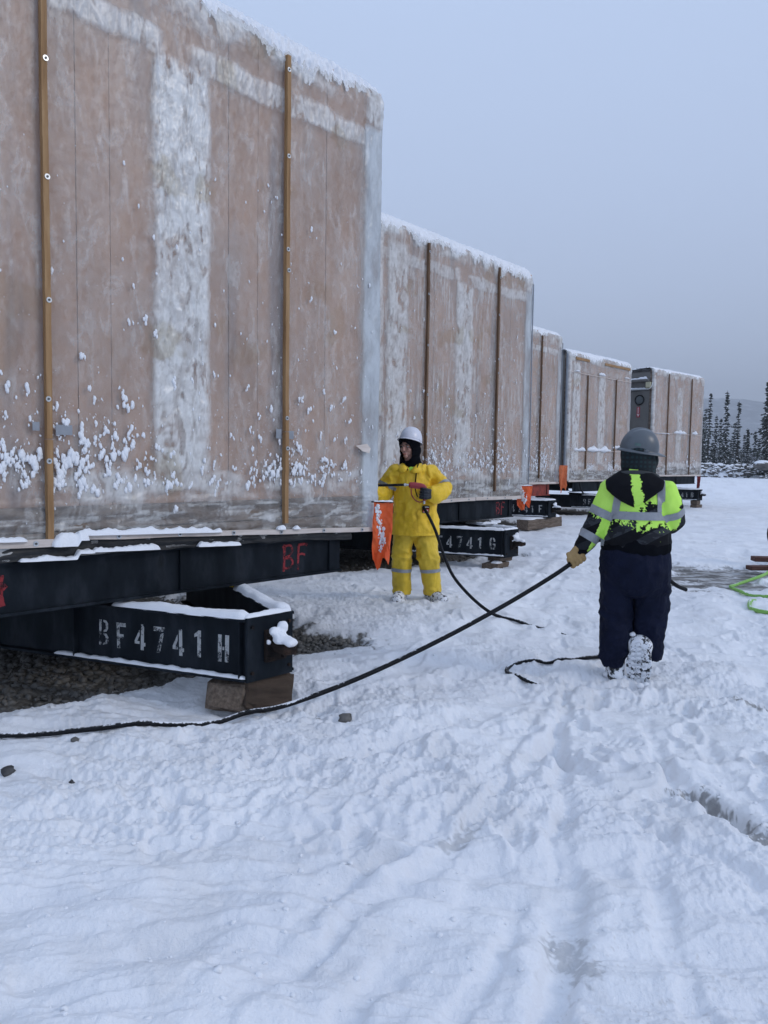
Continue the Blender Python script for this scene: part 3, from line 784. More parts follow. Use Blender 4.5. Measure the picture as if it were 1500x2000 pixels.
def tongue(root, k, zb, text, arm_deg=20.0):
    z0, z1 = .21, .59
    dz = (0.0, 0.0, .10, 0.0, .08)[k]; z0 += dz; z1 += dz
    a = math.radians(arm_deg); L = 2.6
    mb = MB()
    mats = []
    for sgn in (-1, 1):
        d = np.array([sgn * math.sin(a), math.cos(a), 0]); o = np.array([-1.88 + sgn * .145, -.835, 0]); nrm = np.array([sgn * math.cos(a), -math.sin(a), 0])
        Rm = np.stack([d, nrm, [0, 0, 1]], 1); c = o + d * L / 2
        zm = (z0 + z1) / 2
        mb.box(c + [0, 0, zm], (L, .012, z1 - z0 - .03), Rm)
        for zz in (z0 + .008, z1 - .008):
            mb.box(c + [0, 0, zz], (L, .11, .016), Rm)
        mats.append((o, d, nrm, Rm))
    frame = mb.build('tow_frame', M['steel'], root)
    for (o_, d_, n_, R_) in mats:
        for q in (.04, 1.32):
            MB().box(o_ + d_ * q + n_ * .029 + [0, 0, (z0 + z1) / 2], (.010, .045, z1 - z0 - .036), R_).build('stiffener', M['steel'], frame)
    for bx in (-.145, .145):
        for bz in (.05, .33): MB().tube([(-1.88 + bx, -.862, z0 + bz), (-1.88 + bx, -.876, z0 + bz)], .012, 6).build('bolt', M['steel_rust'], frame)
    MB().box((-1.88, -.852, (z0 + z1) / 2), (.36, .022, z1 - z0 + .012), bev=.003).build('hitch_plate', M['steel'], frame)
    # pintle coupler bolted to the plate
    cp = MB(); zc = (z0 + z1) / 2 + .01
    cp.box((-1.86, -.875, zc), (.15, .03, .20), bev=.006)
    for bx in (-.055, .055):
        for bz in (-.075, .075): cp.tube([(-1.86 + bx, -.885, zc + bz), (-1.86 + bx, -.912, zc + bz)], .013, 6)
    P = np.array([(-1.86, -.88, zc + .0), (-1.86, -.94, zc - .005), (-1.86, -1.0, zc - .012), (-1.86, -1.04, zc - .005), (-1.86, -1.055, zc + .02)])
    V, F = tube_geo(P, np.array([.05, .056, .054, .042, .02]), 10); V[:, 2] = zc + (V[:, 2] - zc) * .7; cp.raw(V, F)
    cp.box((-1.86, -.905, zc + .075), (.06, .05, .06), bev=.012)
    cp.build('coupler', M['steel_rust'], frame)
    mbs = MB()
    caps = [ell((-1.858, -.965, zc + .040), (.060, .085, .026)), ell((-1.858, -1.02, zc + .036), (.045, .04, .022)), ell((-1.885, -.905, zc + .088), (.040, .034, .030)), ell((-1.825, -.905, zc + .108), (.034, .032, .040)), ell((-1.858, -.925, zc + .062), (.045, .04, .036)), ell((-1.925, -.898, zc + .028), (.018, .014, .018))]
    cm = skin('cap', caps, .006 if k == 0 else .012, 4); cq = vco(cm); push(cm, .006 * n3(cq * 26, 4) + .003 * n3(cq * 70, 5)); cq = vco(cm)
    mbs.raw(cq, [tuple(pp.vertices) for pp in cm.polygons])
    st = []
    o, d, nrm, Rm = mats[0]
    for i, (o, d, nrm, Rm) in enumerate(mats):
        n = 60; l1 = 1.02 if i == 0 else 1.0
        if k > 0: l1 = 1.2
        p = o[None] + d[None] * np.linspace(.0, l1, n)[:, None] + [0, 0, z1 + .0005]
        st.append(snow_strip(p, .112, .034, 5 + k * 3 + i, across=nrm, ragged=.10, lump=.25, droop=.004))
    o, d, nrm, Rm = mats[0]
    p = o[None] + d[None] * np.linspace(.0, 1.5, 70)[:, None] + nrm[None] * .032 + [0, 0, z0 + .017]
    st.append(snow_strip(p, .044, .016, 9 + k, across=nrm, ragged=.2, lump=.4))
    p = np.stack([np.linspace(-2.06, -1.70, 24), np.full(24, -.835), np.full(24, z1 + .007)], -1)
    st.append(snow_strip(p, .05, .022, 15 + k, across=(0, 1, 0), ragged=.2, lump=.3))
    for V, F in st: mbs.raw(V, F)
    mbs.build('snow_cover', M['snow'], frame, True)
    # lettering on the outer web of the arm that faces the yard
    ch = .118; hgt = .168; 
    pos = (1.15, 1.005, .86, .705, .56, .41, .225)
    for i, chh in enumerate(text):
        lt = MB(); s0 = pos[i]
        tilt = random.Random(i + k).uniform(-.03, .03); zt = z0 + .10 + random.Random(i * 3 + k).uniform(-.006, .006)
        for poly in GLYPH[chh]:
            q = np.array(poly) * [ch * .86, hgt / 1.5]; q[:, 0] += tilt * q[:, 1]
            V = [o + d * (s0 - u) + nrm * .0084 + np.array([0, 0, zt + w]) for u, w in q]
            lt.raw(V, [tuple(range(len(V)))])
        lt.build('stencil_letter', M['stencil'], frame)
    return frame

PROTO = {}
def washer(root, parent, x, y, z, r=.021):
    if 'w' not in PROTO:
        mb = MB(); a = np.linspace(0, 2 * math.pi, 14, endpoint=False)
        ring = [(math.cos(q), math.sin(q)) for q in a]
        V = [(.016 * c, -.003, .016 * s_) for c, s_ in ring] + [(.016 * c, 0, .016 * s_) for c, s_ in ring]
        mb.raw(V, [tuple(range(14)), *[(i, i + 14, (i + 1) % 14 + 14, (i + 1) % 14) for i in range(14)]])
        PROTO['w'] = mesh_from('washer', mb.v, mb.f); PROTO['w'].materials.append(M['zinc'])
        m2 = MB(); m2.tube([(0, -.002, 0), (0, -.008, 0)], .007, 6); PROTO['s'] = mesh_from('screw', m2.v, m2.f); PROTO['s'].materials.append(M['screw'])
    w = add_obj('washer', PROTO['w'], None, parent); w.location = (x, y, z)
    s = add_obj('screw', PROTO['s'], None, parent); s.location = (x, y, z)

def lath_mesh(x0, x1, y0, y1, za, zb_, seed, wob=.006):
    n = 40; z = np.linspace(za, zb_, n); V = []
    for i, q in enumerate(z):
        w = wob * n2(np.array([q * .9]), np.array([seed * 1.7]), seed)[0] + .0015 * n2(np.array([q * 14.]), np.array([seed * 1.7]), seed)[0]
        V += [(x0 + w, y0, q), (x1 + w, y0, q), (x1 + w, y1, q), (x0 + w, y1, q)]
    F = []
    for i in range(n - 1):
        a = 4 * i
        for j in range(4): F.append((a + j, a + (j + 1) % 4, a + 4 + (j + 1) % 4, a + 4 + j))
    F += [(3, 2, 1, 0), (4 * n - 4, 4 * n - 3, 4 * n - 2, 4 * n - 1)]
    return V, F

def unit(k, name, label, text, prm):
    x, y, zb, yaw = UNITS[k]; W, H, L = UNIT_W, UNIT_H, UNIT_L
    root = empty(name, (x, y, 0), yaw)
    tag(root, label, 'modular building', 'wrapped modular units standing in a row')
    rng = random.Random(100 + k)
    # sheathing boards of the end wall, with narrow dark joints between them
    seams = sorted([0.0, .631 + rng.uniform(-.02, .02), 1.295 + rng.uniform(-.02, .02), 1.55, 2.427 + rng.uniform(-.02, .02), 2.653, 3.25, W])
    for i, (a, b) in enumerate(zip(seams[:-1], seams[1:])):
        MB().box((-(a + b) / 2, .012 + .011 + .002 * (i % 2), zb + .15 + (H - .15) / 2), (b - a - .0035, .022, H - .15 - .004), bev=.002).build('sheathing_board', M['osb'], root)
    # rim joists at the foot of the wall, in three planks
    for i, (h0, h1) in enumerate(((.0, .147), (.153, .30))):
        MB().box((-W / 2, .008 - .004 * i, zb + (h0 + h1) / 2), (W - .01, .02, h1 - h0), bev=.003).build('rim_plank', M['rim'], root)
    MB().box((-W / 2, .10, zb + H / 2), (W - .02, .10, H - .06)).build('end_framing', M['rim'], root)
    sw = MB(); sw.box((-.07, L / 2, zb + H / 2), (.10, L - .1, H - .04)).build('side_wall', M['siding'], root)
    MB().box((-W + .07, L / 2, zb + H / 2), (.10, L - .1, H - .04)).build('side_wall', M['siding'], root)
    MB().box((-W / 2, L / 2 + .02, zb + H - .03), (W - .04, L - .12, .10)).build('roof', M['roofing'], root)
    MB().box((-W / 2, L / 2, zb + .03), (W - .06, L - .14, .06)).build('floor', M['roofing'], root)
    # chassis: end beam and two long beams
    ch = MB()
    bz0, bz1 = zb - .318, zb - .004
    ch.box((-W / 2, .03, (bz0 + bz1) / 2), (W - .84, .014, bz1 - bz0 - .03)); ch.box((-W / 2, .06, bz0 + .009), (W - .84, .13, .018)); ch.box((-W / 2, .06, bz1 - .009), (W - .84, .13, .018))
    cho = ch.build('chassis_beam', M['redsteel'] if prm.get('redbeam') else M['steel'], root)
    for bx in (-.55, -1.95, -W + .55):
        MB().box((bx, .012, (bz0 + bz1) / 2), (.010, .020, bz1 - bz0 - .037)).build('stiffener', M['steel'], root)
    for bx in (-.95, -W + .95):
        lb = MB(); lb.box((bx, L / 2 + .2, (bz0 + bz1) / 2), (.014, L - .5, bz1 - bz0 - .04)); lb.box((bx, L / 2 + .2, bz0 + .012), (.14, L - .5, .016)); lb.build('chassis_rail', M['steel'], root)
    tongue(root, k, zb, text)
    # the wrap
    add_obj('plastic_wrap', film_mesh(k, prm['step'], zb, prm), M['film'], root)
    o = add_obj('snow_clumps', clumps(k, zb, prm['n'], prm, prm['sub'], prm['smin'], prm['smax']), M['snow'], root, kind='stuff')
    # snow over the top edge
    n = prm.get('nt', 420); xs = np.linspace(-W - .02, .02, n); nc = prm.get('ntc', 44)
    u = np.linspace(0, 1, nc)
    X, U = np.meshgrid(xs, u, indexing='ij')
    arc = .02 + U * .95                                     # runs from the wall face over the edge onto the roof
    rr = .13; a0 = .22
    flat = np.clip(arc - a0 - rr * math.pi / 2, 0, 9); ang = np.clip((arc - a0) / rr, 0, math.pi / 2); low = np.clip(a0 - arc, 0, 9)
    yy = rr * (1 - np.cos(ang)) + flat; zz = zb + H - .10 - low + rr * np.sin(ang)
    lim = prm.get('lim', .22) + .12 * fbm(X * 1.3, X * 0 + .2, 3, 300 + k) + .06 * fbm(X * 6, X * 0, 3, 305 + k)
    body = sstep(-.02, .10, arc - lim - .02 - .05 * fbm(X * 19, arc * 9, 3, 311 + k))
    lumps = .028 * np.abs(fbm(X * 21, arc * 17, 3, 320 + k, .6)) + .022 * sstep(.2, .5, arc) + .05 * sstep(.34, .48, arc) * (.75 + .35 * fbm(X * 1.6, arc * 0, 3, 330 + k))
    th = body * (.020 + lumps) * prm.get('top', 1.0) + .006
    ey = np.exp(-((X + .0) / .06) ** 2) + np.exp(-((X + W) / .06) ** 2)
    th = th - .03 * ey
    V = np.stack([X, yy - th * np.cos(ang), zz + th * np.sin(ang) + .002], -1).reshape(-1, 3)
    Fs = grid_faces(n, nc)[:, ::-1]; Fs = Fs[(body.ravel()[Fs] > .03).any(1)]
    add_obj('snow_edge', mesh_from('snow_edge', V, Fs, True), M['snow'], root)
    st = [snow_strip(np.stack([np.linspace(-W, 0, 120), np.full(120, .75), np.full(120, zb + H + .035)], -1), .5, .07, 44 + k, across=(0, 1, 0), lump=.3)]
    st.append(snow_strip(np.stack([np.full(60, -W + .12), np.linspace(.9, L - .2, 60), np.full(60, zb + H + .02)], -1), .26, .07, 48 + k, across=(1, 0, 0), lump=.3))
    snow_obj('roof_snow', st, root)
    # vertical laths with washers
    for j, t in enumerate((1.06, 2.86)):
        if prm.get('rc') == 0 and False: pass
        top, bot = prm.get('lath', (3.53, .115)); top += rng.uniform(-.03, .03)
        wdt = .0175 if k == 0 else .018
        cut = .76 + rng.uniform(-.1, .1)
        V, F = lath_mesh(-t - wdt, -t + wdt, -.052, -.016, zb + bot, zb + cut - .003, 7 * k + j)
        V2, F2 = lath_mesh(-t - wdt + .004, -t + wdt + .002, -.050, -.016, zb + cut + .003, zb + top, 7 * k + j + 3)
        lath = MB().raw(V, F).raw(V2, F2).build('lath', M['lath'] if k == 0 else M['lathdark'], root)
        for hh in (3.42, 2.85, 2.18, 1.975 if j == 0 else 1.475, .92, .70 if j == 0 else .60):
            if hh < top - .05 and k < 3: washer(root, lath, -t + rng.uniform(-.008, .008), -.0525, zb + hh + rng.uniform(-.03, .03))
    return root, rng

def bottom_batten(root, k, zb, pieces):
    rng = random.Random(k + 40)
    for (t0, h0, t1, h1, ww) in pieces:
        n = 26; T = np.linspace(t0, t1, n); hh = h0 + (h1 - h0) * np.linspace(0, 1, n) + .006 * n2(T * 2.3, T * 0 + 3, k)
        V = []
        for t, h in zip(T, hh):
            V += [(-t, -.055, zb + h - ww / 2), (-t, -.055, zb + h + ww / 2), (-t, -.028, zb + h + ww / 2), (-t, -.028, zb + h - ww / 2)]
        F = []
        for i in range(n - 1):
            for j in range(4): F.append((4 * i + j, 4 * i + (j + 1) % 4, 4 * i + 4 + (j + 1) % 4, 4 * i + 4 + j))
        F += [(3, 2, 1, 0), (4 * n - 4, 4 * n - 3, 4 * n - 2, 4 * n - 1)]
        b = MB().raw(V, F).build('bottom_batten', M['batten'], root)
        for i in range(max(2, int((t1 - t0) / .42))):
            q = (i + .4) / max(2, int((t1 - t0) / .42)); t = t0 + (t1 - t0) * q
            if k < 2: washer(root, b, -t, -.0555, zb + np.interp(t, T, hh))

# ---- unit 1: nearest
prm1 = dict(step=.0085, n=1350, sub=2, smin=.0028, smax=.027, nt=900, ntc=90, ffrac=.44,
            foci=[(3.05, .58, .12, .08, 1.25), (2.70, .56, .12, .09, 1.2), (2.62, .72, .18, .12, 1.15), (2.35, .80, .2, .16, 1.0), (2.86, .7, .07, .25, .8),
                  (1.28, .50, .16, .045, .8), (1.15, .55, .1, .06, .8), (.72, .50, .2, .05, .75), (.9, .56, .12, .07, .8), (1.75, .7, .5, .25, .8), (.95, .62, .05, .12, .8)])
u1, rg = unit(0, 'wrapped_modular_unit', 'nearest and largest plastic-wrapped unit, its tow frame stencilled BF4741H', 'BF4741H', prm1)
zb = UNITS[0][2]
bottom_batten(u1, 0, zb, [(.06, .013, 2.70, .118, .036), (2.72, .085, 3.88, .13, .045)])
# black film hanging below the batten, and snow caught on both
n = 120; tt = np.linspace(.34, 3.88, n); nh = 12
Tm, Um = np.meshgrid(tt, np.linspace(0, 1, nh), indexing='ij')
hb = np.interp(Tm, [.34, 2.7, 2.72, 3.88], [.010, .10, .07, .10]); drop = .055 + .03 * np.clip((Tm - .4) / 2, 0, 1) + .02 * fbm(Tm * 2.3, Tm * 0, 3, 5)
V = np.stack([-Tm, -.030 + .012 * fbm(Tm * 5, Um * 2.5, 3, 6) * Um - .010 * Um, zb + hb - drop * Um], -1).reshape(-1, 3)
add_obj('black_film_skirt', mesh_from('black_film_skirt', V, grid_faces(n, nh)[:, ::-1], True), M['blackfilm'], u1)
st = []
def bstrip(t0, t1, dh, w, h, sd_):
    T = np.linspace(t0, t1, 70); hh = np.interp(T, [.06, 2.70, 2.72, 3.88], [.013, .118, .085, .13])
    return snow_strip(np.stack([-T, np.full(70, -.046 - w * .18), zb + hh + dh], -1), w, h, sd_, across=(0, 1, 0), ragged=.3, lump=.5, bil=.01)
st += [bstrip(1.66, 2.72, .008, .055, .032, 3), bstrip(2.64, 2.86, -.02, .075, .06, 8), bstrip(3.0, 3.6, .015, .05, .02, 12), bstrip(1.08, 1.16, .017, .05, .02, 5), bstrip(.93, 1.0, .017, .045, .014, 6)]
st += [bstrip(1.50, 1.86, -.088, .06, .026, 21), bstrip(2.15, 2.62, -.095, .055, .024, 23), bstrip(2.6, 3.05, -.10, .06, .02, 25)]
for q in st: snow_obj('snow_patch', [q], u1)
# pieces of duct tape bridging the lath
for (t, h, w, hh) in ((2.765, .755, .10, .060), (2.93, .77, .04, .05), (1.005, .785, .055, .062), (1.125, .79, .05, .07)):
    MB().box((-t, -.030, zb + h), (w, .003, hh)).build('tape_patch', M['greytape'], u1)
# torn pale flap by the corner
V = [(-.30, -.034, zb + .72), (-.16, -.030, zb + .74), (-.12, -.035, zb + .70), (-.17, -.065, zb + .66), (-.24, -.055, zb + .675)]
MB().raw(V, [(0, 1, 2, 3, 4)]).build('torn_flap', M['batten'], u1)
# red spray letters on the chassis beam
def spray(root, letters, sc=1.0):
    for grp in letters:
        mb = MB()
        for pts, w in grp:
            V, F = brush(pts, w, int(abs(pts[0][0]) * 100)); mb.raw([(a, .0205, b) for a, b in V], F)
        mb.build('sprayed_letter', M['spray'], root)
def BF(t, h, s):
    f = lambda L: [(-t + a * s, h + b * s) for a, b in L]
    return [[(f([(0, .22), (.0, .1), (-.005, 0)]), .022 * s), (f([(-.02, .2), (.06, .21), (.085, .165), (.05, .125), (.01, .115)]), .018 * s), (f([(.0, .11), (.07, .1), (.09, .06), (.05, .025), (-.015, .03)]), .018 * s)],
            [(f([(.155, .215), (.15, .1), (.148, .0)]), .022 * s), (f([(.145, .205), (.21, .21), (.25, .2)]), .02 * s), (f([(.15, .125), (.19, .13), (.225, .12)]), .018 * s)]]
spray(u1, BF(1.02, zb - .265, .95) + [[([(-3.12, zb - .08), (-3.13, zb - .17), (-3.115, zb - .26)], .035), ([(-3.16, zb - .15), (-3.12, zb - .16), (-3.09, zb - .14)], .025)]])
# a yellow cable hanging behind the beam
MB().tube(catmull([(-1.50, .25, zb - .31), (-1.46, .1, zb - .34), (-1.40, .05, zb - .335), (-1.30, .1, zb - .32)], 8), .006, 6).build('yellow_cable', mat_noise('yellow_cable', [(.3, (.5, .36, .03)), (.7, (.6, .45, .05))], bmp=0), u1)

# ---- unit 2
prm2 = dict(step=.020, n=900, sub=1, smin=.008, smax=.030, nt=420, ntc=60, ffrac=.45, hmax=2.4,
            foci=[(2.5, .62, .22, .12, 1.0), (1.35, .62, .25, .12, 1.0), (.8, .55, .2, .1, 1.0), (2.0, .7, .6, .25, .9), (2.6, .45, .2, .1, .9), (.9, .75, .1, .2, .8)], cb=.8, tb=.85, lc=.8, rc=.85, frost=.24)
u2, rg = unit(1, 'wrapped_modular_unit', 'second wrapped unit, behind the worker in yellow, tow frame stencilled BF4741G', 'BF4741G', prm2)
bottom_batten(u2, 1, UNITS[1][2], [(.06, .0, 1.6, .015, .05), (1.62, .01, 3.85, .0, .05)])
spray(u2, BF(.90, UNITS[1][2] - .27, .95))
MB().tube([(-2.0, 1.5, UNITS[1][2] + UNIT_H + .14), (-1.05, .95, UNITS[1][2] + UNIT_H + .12)], .10, 14).build('roof_roll', M['timber'], u2)
snow_obj('roof_roll_snow', [snow_strip(np.linspace((-2.0, 1.5, UNITS[1][2] + UNIT_H + .20), (-1.07, .96, UNITS[1][2] + UNIT_H + .19), 30), .17, .06, 61)], u2)
# snow-covered hose and iron lying in the tow frame
st = [snow_strip(catmull([(-1.75, -.25, .62), (-1.6, -.33, .63), (-1.5, -.38, .62)], 8), .05, .03, 71), snow_strip(catmull([(-1.52, -.30, .62), (-1.42, -.36, .64), (-1.36, -.30, .64), (-1.44, -.24, .63), (-1.52, -.30, .62)], 8), .035, .03, 72)]
snow_obj('frame_snow', st, u2)
# ---- unit 3
prm3 = dict(step=.03, n=420, sub=1, smin=.010, smax=.032, nt=260, ntc=40, ffrac=.5, foci=[(1.2, .55, .3, .12, 1.1), (.6, .55, .3, .12, 1.1), (1.0, .9, .5, .3, 1.0)], cb=.7, rc=.75, redbeam=True, frost=.26)
u3, rg = unit(2, 'wrapped_modular_unit', 'third wrapped unit, mostly hidden, above the tow frame stencilled 4741F', 'BF4741F', prm3)
bottom_batten(u3, 2, UNITS[2][2], [(.06, -.01, 3.85, .0, .05)])
for uu, kk in ((u2, 1), (u3, 2)):
    zz = UNITS[kk][2]; MB().tube(catmull([(-.012, -.03, zz + .05), (-.006, -.034, zz + 1.2), (-.014, -.032, zz + 2.4), (-.008, -.03, zz + UNIT_H - .16)], 8), .010, 6).build('corner_strap', M['greytape'], uu)
# ---- unit 4
prm4 = dict(step=.03, n=120, sub=1, smin=.015, smax=.035, nt=260, ntc=40, ffrac=.85, wrap=.06, lim=.26, foci=[(2.55, .42, .18, .07, 1.1), (1.25, .42, .15, .1, 1.1), (3.6, .6, .1, .25, .8), (1.0, .35, .2, .1, 1.0)], cb=.75, tb=.35, lc=.8, rc=.5, frost=.08, lath=(3.10, .35), top=.9,
            ledges=[(1.3, 2.75, .90, 1.6), (2.9, 3.55, .88, 1.0), (.5, 1.15, 1.0, 1.2), (1.75, 2.2, 3.16, 1.3), (.15, .5, 3.2, .7), (3.3, 3.7, 3.12, .5)])
u4, rg = unit(3, 'wrapped_modular_unit', 'fourth wrapped unit with a dark blue band along the top of its side', 'BF4741', prm4)
zb4 = UNITS[3][2]
bottom_batten(u4, 3, zb4, [(.06, .0, 3.85, .0, .05)])
for hh in (.94, 3.15):
    MB().box((-UNIT_W / 2, -.032, zb4 + hh - .05), (UNIT_W - .1, .012, .014)).build('cross_strap', M['batten'], u4)
MB().box((-1.0, -.03, zb4 + 3.50), (1.7, .03, .07)).build('top_batten', M['lath'], u4)
MB().box((-3.2, -.03, zb4 + 3.50), (.8, .03, .07)).build('top_batten', M['lath'], u4)
MB().box((-UNIT_W - .002, 2.6, zb4 + UNIT_H - .24), (.05, 4.4, .42), bev=.004).build('blue_band', M['blue'], u4)
MB().tube([(-UNIT_W - .03, .05, zb4 + .1), (-UNIT_W - .03, .05, zb4 + UNIT_H - .05)], .035, 8).build('corner_post', M['greytape'], u4)
MB().tube([(-1.9, 1.7, zb4 + UNIT_H + .18), (-1.4, 1.1, zb4 + UNIT_H + .16)], .14, 14).build('roof_roll', M['roofing'], u4)
snow_obj('roof_roll_snow', [snow_strip(np.linspace((-2.6, 2.2, zb4 + UNIT_H + .22), (-1.42, 1.12, zb4 + UNIT_H + .26), 30), .26, .08, 66)], u4)
MB().tube(catmull([(-3.2, -.03, zb4 - .02), (-3.15, -.05, zb4 - .2), (-3.0, -.04, zb4 - .33), (-2.85, .0, zb4 - .37)], 8), .022, 8).build('drain_hose', M['rubber'], u4)
# ---- unit 5
prm5 = dict(step=.03, n=150, sub=1, smin=.015, smax=.04, nt=260, ntc=40, ffrac=.92, wrap=.06, lim=.28, foci=[(1.9, 3.0, .07, .12, 1.0), (1.95, 2.6, .09, .2, .9), (1.85, 1.9, .06, .5, .7), (1.15, .5, .12, .18, 1.2), (.35, 2.9, .1, .25, 1.1), (.3, 2.55, .1, .2, .9), (2.55, .45, .05, .3, .8), (.7, .5, .15, .1, .9)], cb=.6, tb=.25, lc=.2, rc=.45, frost=.10, lath=(3.56, .03), top=.75,
            ledges=[(1.35, 2.35, 1.53, 1.5), (.45, .85, 1.55, 1.9), (2.7, 3.7, 1.45, .25)])
u5, rg = unit(4, 'wrapped_modular_unit', 'farthest wrapped unit, with a round porthole in its grey side', 'BF4741B', prm5)
zb5 = UNITS[4][2]
bottom_batten(u5, 4, zb5, [(.06, .0, 3.85, .0, .05)])
MB().box((-UNIT_W / 2, -.032, zb5 + 1.50), (UNIT_W - .1, .012, .014)).build('cross_strap', M['batten'], u5)
# its long side: door with porthole, arrow sign, lamp box and conduits
sx = -UNIT_W + .02
dr = MB().box((sx - .018, .62, zb5 + 1.35), (.035, .90, 2.55), bev=.008).build('side_door', M['siding'], u5)
a = np.linspace(0, 2 * math.pi, 28, endpoint=False)
ringp = np.stack([np.full(29, sx - .045),   .50 + .16 * np.cos(np.append(a, 0)), zb5 + 2.62 + .16 * np.sin(np.append(a, 0))], -1)
MB().tube(ringp, .022, 8, cap=False).build('porthole_ring', M['rubber'], dr)
gm, gnt, gb = new_mat('porthole_glass'); gb.inputs['Base Color'].default_value = (.16, .18, .19, 1); gb.inputs['Roughness'].default_value = .12; gb.inputs['Specular IOR Level'].default_value = .8
gb.inputs['Metallic'].default_value = .35
Vg = [(sx - .06, .50, zb5 + 2.62)] + [(sx - .045, .50 + .15 * math.cos(q), zb5 + 2.62 + .15 * math.sin(q)) for q in a]
MB().raw(Vg, [(0, 1 + (i + 1) % 28, 1 + i) for i in range(28)]).build('porthole_pane', gm, dr)
redm = mat_noise('sign_red', [(.3, (.34, .03, .05)), (.7, (.42, .05, .07))], bmp=0); whm = mat_noise('sign_white', [(.3, (.7, .7, .7)), (.7, (.8, .8, .8))], bmp=0)
sg = MB().box((sx - .040, .53, zb5 + 2.20), (.006, .12, .36)).build('arrow_sign', redm, dr)
ar = [(-.03, .17), (.03, .17), (.03, -.06), (.065, -.06), (0, -.18), (-.065, -.06), (-.03, -.06)]
MB().raw([(sx - .0445, .53 + a_ * .75, zb5 + 2.20 + b_ * .9) for a_, b_ in ar], [tuple(range(7))]).build('white_arrow', whm, sg)
MB().raw([(sx - .0455, .53 + a_ * .75, zb5 + 2.20 + b_ * .9) for a_, b_ in [(q[0] * .5, q[1] * .80 + .012) for q in ar]], [tuple(range(7))]).build('red_arrow', redm, sg)
MB().box((sx - .06, .17, zb5 + 3.12), (.12, .17, .20), bev=.01).build('lamp_box', mat_noise('cream_box', [(.3, (.42, .40, .28)), (.7, (.5, .47, .33))], bmp=0), u5)
MB().tube([(sx - .05, .22, zb5 + 2.98), (sx - .05, 3.0, zb5 + 2.98)], .035, 8).build('conduit', M['zinc'], u5)
MB().tube(catmull([(sx - .05, .35, zb5 + 3.02), (sx - .1, .15, zb5 + 2.98), (sx - .08, .06, zb5 + 3.05), (sx - .03, .04, zb5 + 3.2)], 8), .012, 6).build('cable', whm, u5)
pipe = MB().tube([(sx - .09, .15, zb5 + 3.28), (sx - .09, 3.5, zb5 + 3.28)], .05, 8).build('side_pipe', M['siding'], u5)
snow_obj('pipe_snow', [snow_strip(np.linspace((sx - .09, .2, zb5 + 3.325), (sx - .09, 3.3, zb5 + 3.325), 60), .09, .06, 81, lump=.5), snow_strip(np.linspace((sx - .05, .3, zb5 + 3.013), (sx - .05, 2.9, zb5 + 3.013), 60), .06, .03, 83, lump=.5)], pipe)

# ------------------------------------------------------------------ cribbing under the tow frames
def local_pt(k, lx, ly, z):
    x, y, zb, yaw = UNITS[k]; c, s = math.cos(yaw), math.sin(yaw)
    return Vector((x + lx * c - ly * s, y + lx * s + ly * c, z))

def timber(name, label, k, lx, ly, z, dims, rot=0.0, tilt=(0, 0), snow=None, seed=0, mat='timber', group=None, worn=.010):
    """a baulk with chipped, uneven edges; dims length,width,height; z = underside"""
    root = empty(name, local_pt(k, lx, ly, z), UNITS[k][3] + rot)
    root.rotation_euler = (tilt[0], tilt[1], UNITS[k][3] + rot)
    tag(root, label, 'timber block', group)
    bm = bmesh.new(); bmesh.ops.create_cube(bm, size=1.0)
    bmesh.ops.subdivide_edges(bm, edges=bm.edges[:], cuts=5, use_grid_fill=True)
    P = np.array([v.co for v in bm.verts]) ; ed = np.sum(np.abs(np.abs(P) - .5) < 1e-3, 1)
    Q = P * dims; nn_ = np.stack([n3(Q * 9 + 3.1 * seed + 11 * i, seed + i) for i in range(3)], 1)
    Q += nn_ * worn * .6 - np.sign(P) * (ed >= 2)[:, None] * worn * (.5 + .8 * np.abs(nn_))
    for v, q in zip(bm.verts, Q): v.co = Vector(q) + Vector((0, 0, dims[2] / 2))
    me = bpy.data.meshes.new('baulk'); bm.to_mesh(me); bm.free()
    add_obj('baulk', me, M[mat], root)
    if snow:
        st = [snow_strip(np.stack([np.linspace(a, b, 30), np.full(30, yy), np.full(30, dims[2] - .004)], -1), w, h, seed + 5, across=(0, 1, 0), lump=.4) for a, b, yy, w, h in snow]
        snow_obj('snow_cover', st, root)
    return root
M['browntimber'] = mat_noise('brown_timber', [(.25, (.028, .020, .015)), (.5, (.068, .048, .035)), (.78, (.125, .09, .065))], scale=3.2, stretch=(.7, 2.5, 3.5), rough=.9, bmp=.5, bdist=.006)
timber('timber_block', 'brown timber baulk standing under the hitch plate of the nearest tow frame', 0, -1.87, -.79, -.02, (.36, .15, .235), -.10, (math.radians(-10), math.radians(10)), seed=1, mat='browntimber', worn=.018)
timber('timber_block', 'rounded weathered block leaning behind the baulk under the nearest hitch', 0, -1.99, -.60, -.03, (.40, .28, .20), .75, (math.radians(6), math.radians(10)), snow=[(-.12, .14, .02, .18, .035)], seed=2, mat='timber', worn=.03)
timber('timber_block', 'weathered block at the foot of the stencilled BF4741G tow frame', 1, -1.98, -.66, -.02, (.40, .26, .145), .12, snow=[(-.17, .02, -.05, .14, .035)], seed=3)
timber('timber_block', 'upper block wedged between the BF4741G tow frame and its lower block', 1, -1.86, -.66, .128, (.30, .24, .075), -.1, snow=[(-.14, -.03, -.08, .08, .03)], seed=4)
timber('timber_block', 'long squared timber beam lying under the 4741F tow frame', 2, -2.0, -.62, .05, (1.75, .30, .235), .05, snow=[(-.8, .1, 0, .26, .03), (.55, .82, -.04, .2, .05)], seed=5, mat='timber')
timber('timber_block', 'lower small block under the farthest tow frame', 4, -1.85, -.72, .0, (.45, .25, .14), .0, seed=6)
timber('timber_block', 'upper small block under the farthest tow frame', 4, -1.88, -.70, .142, (.34, .25, .14), .1, seed=7)

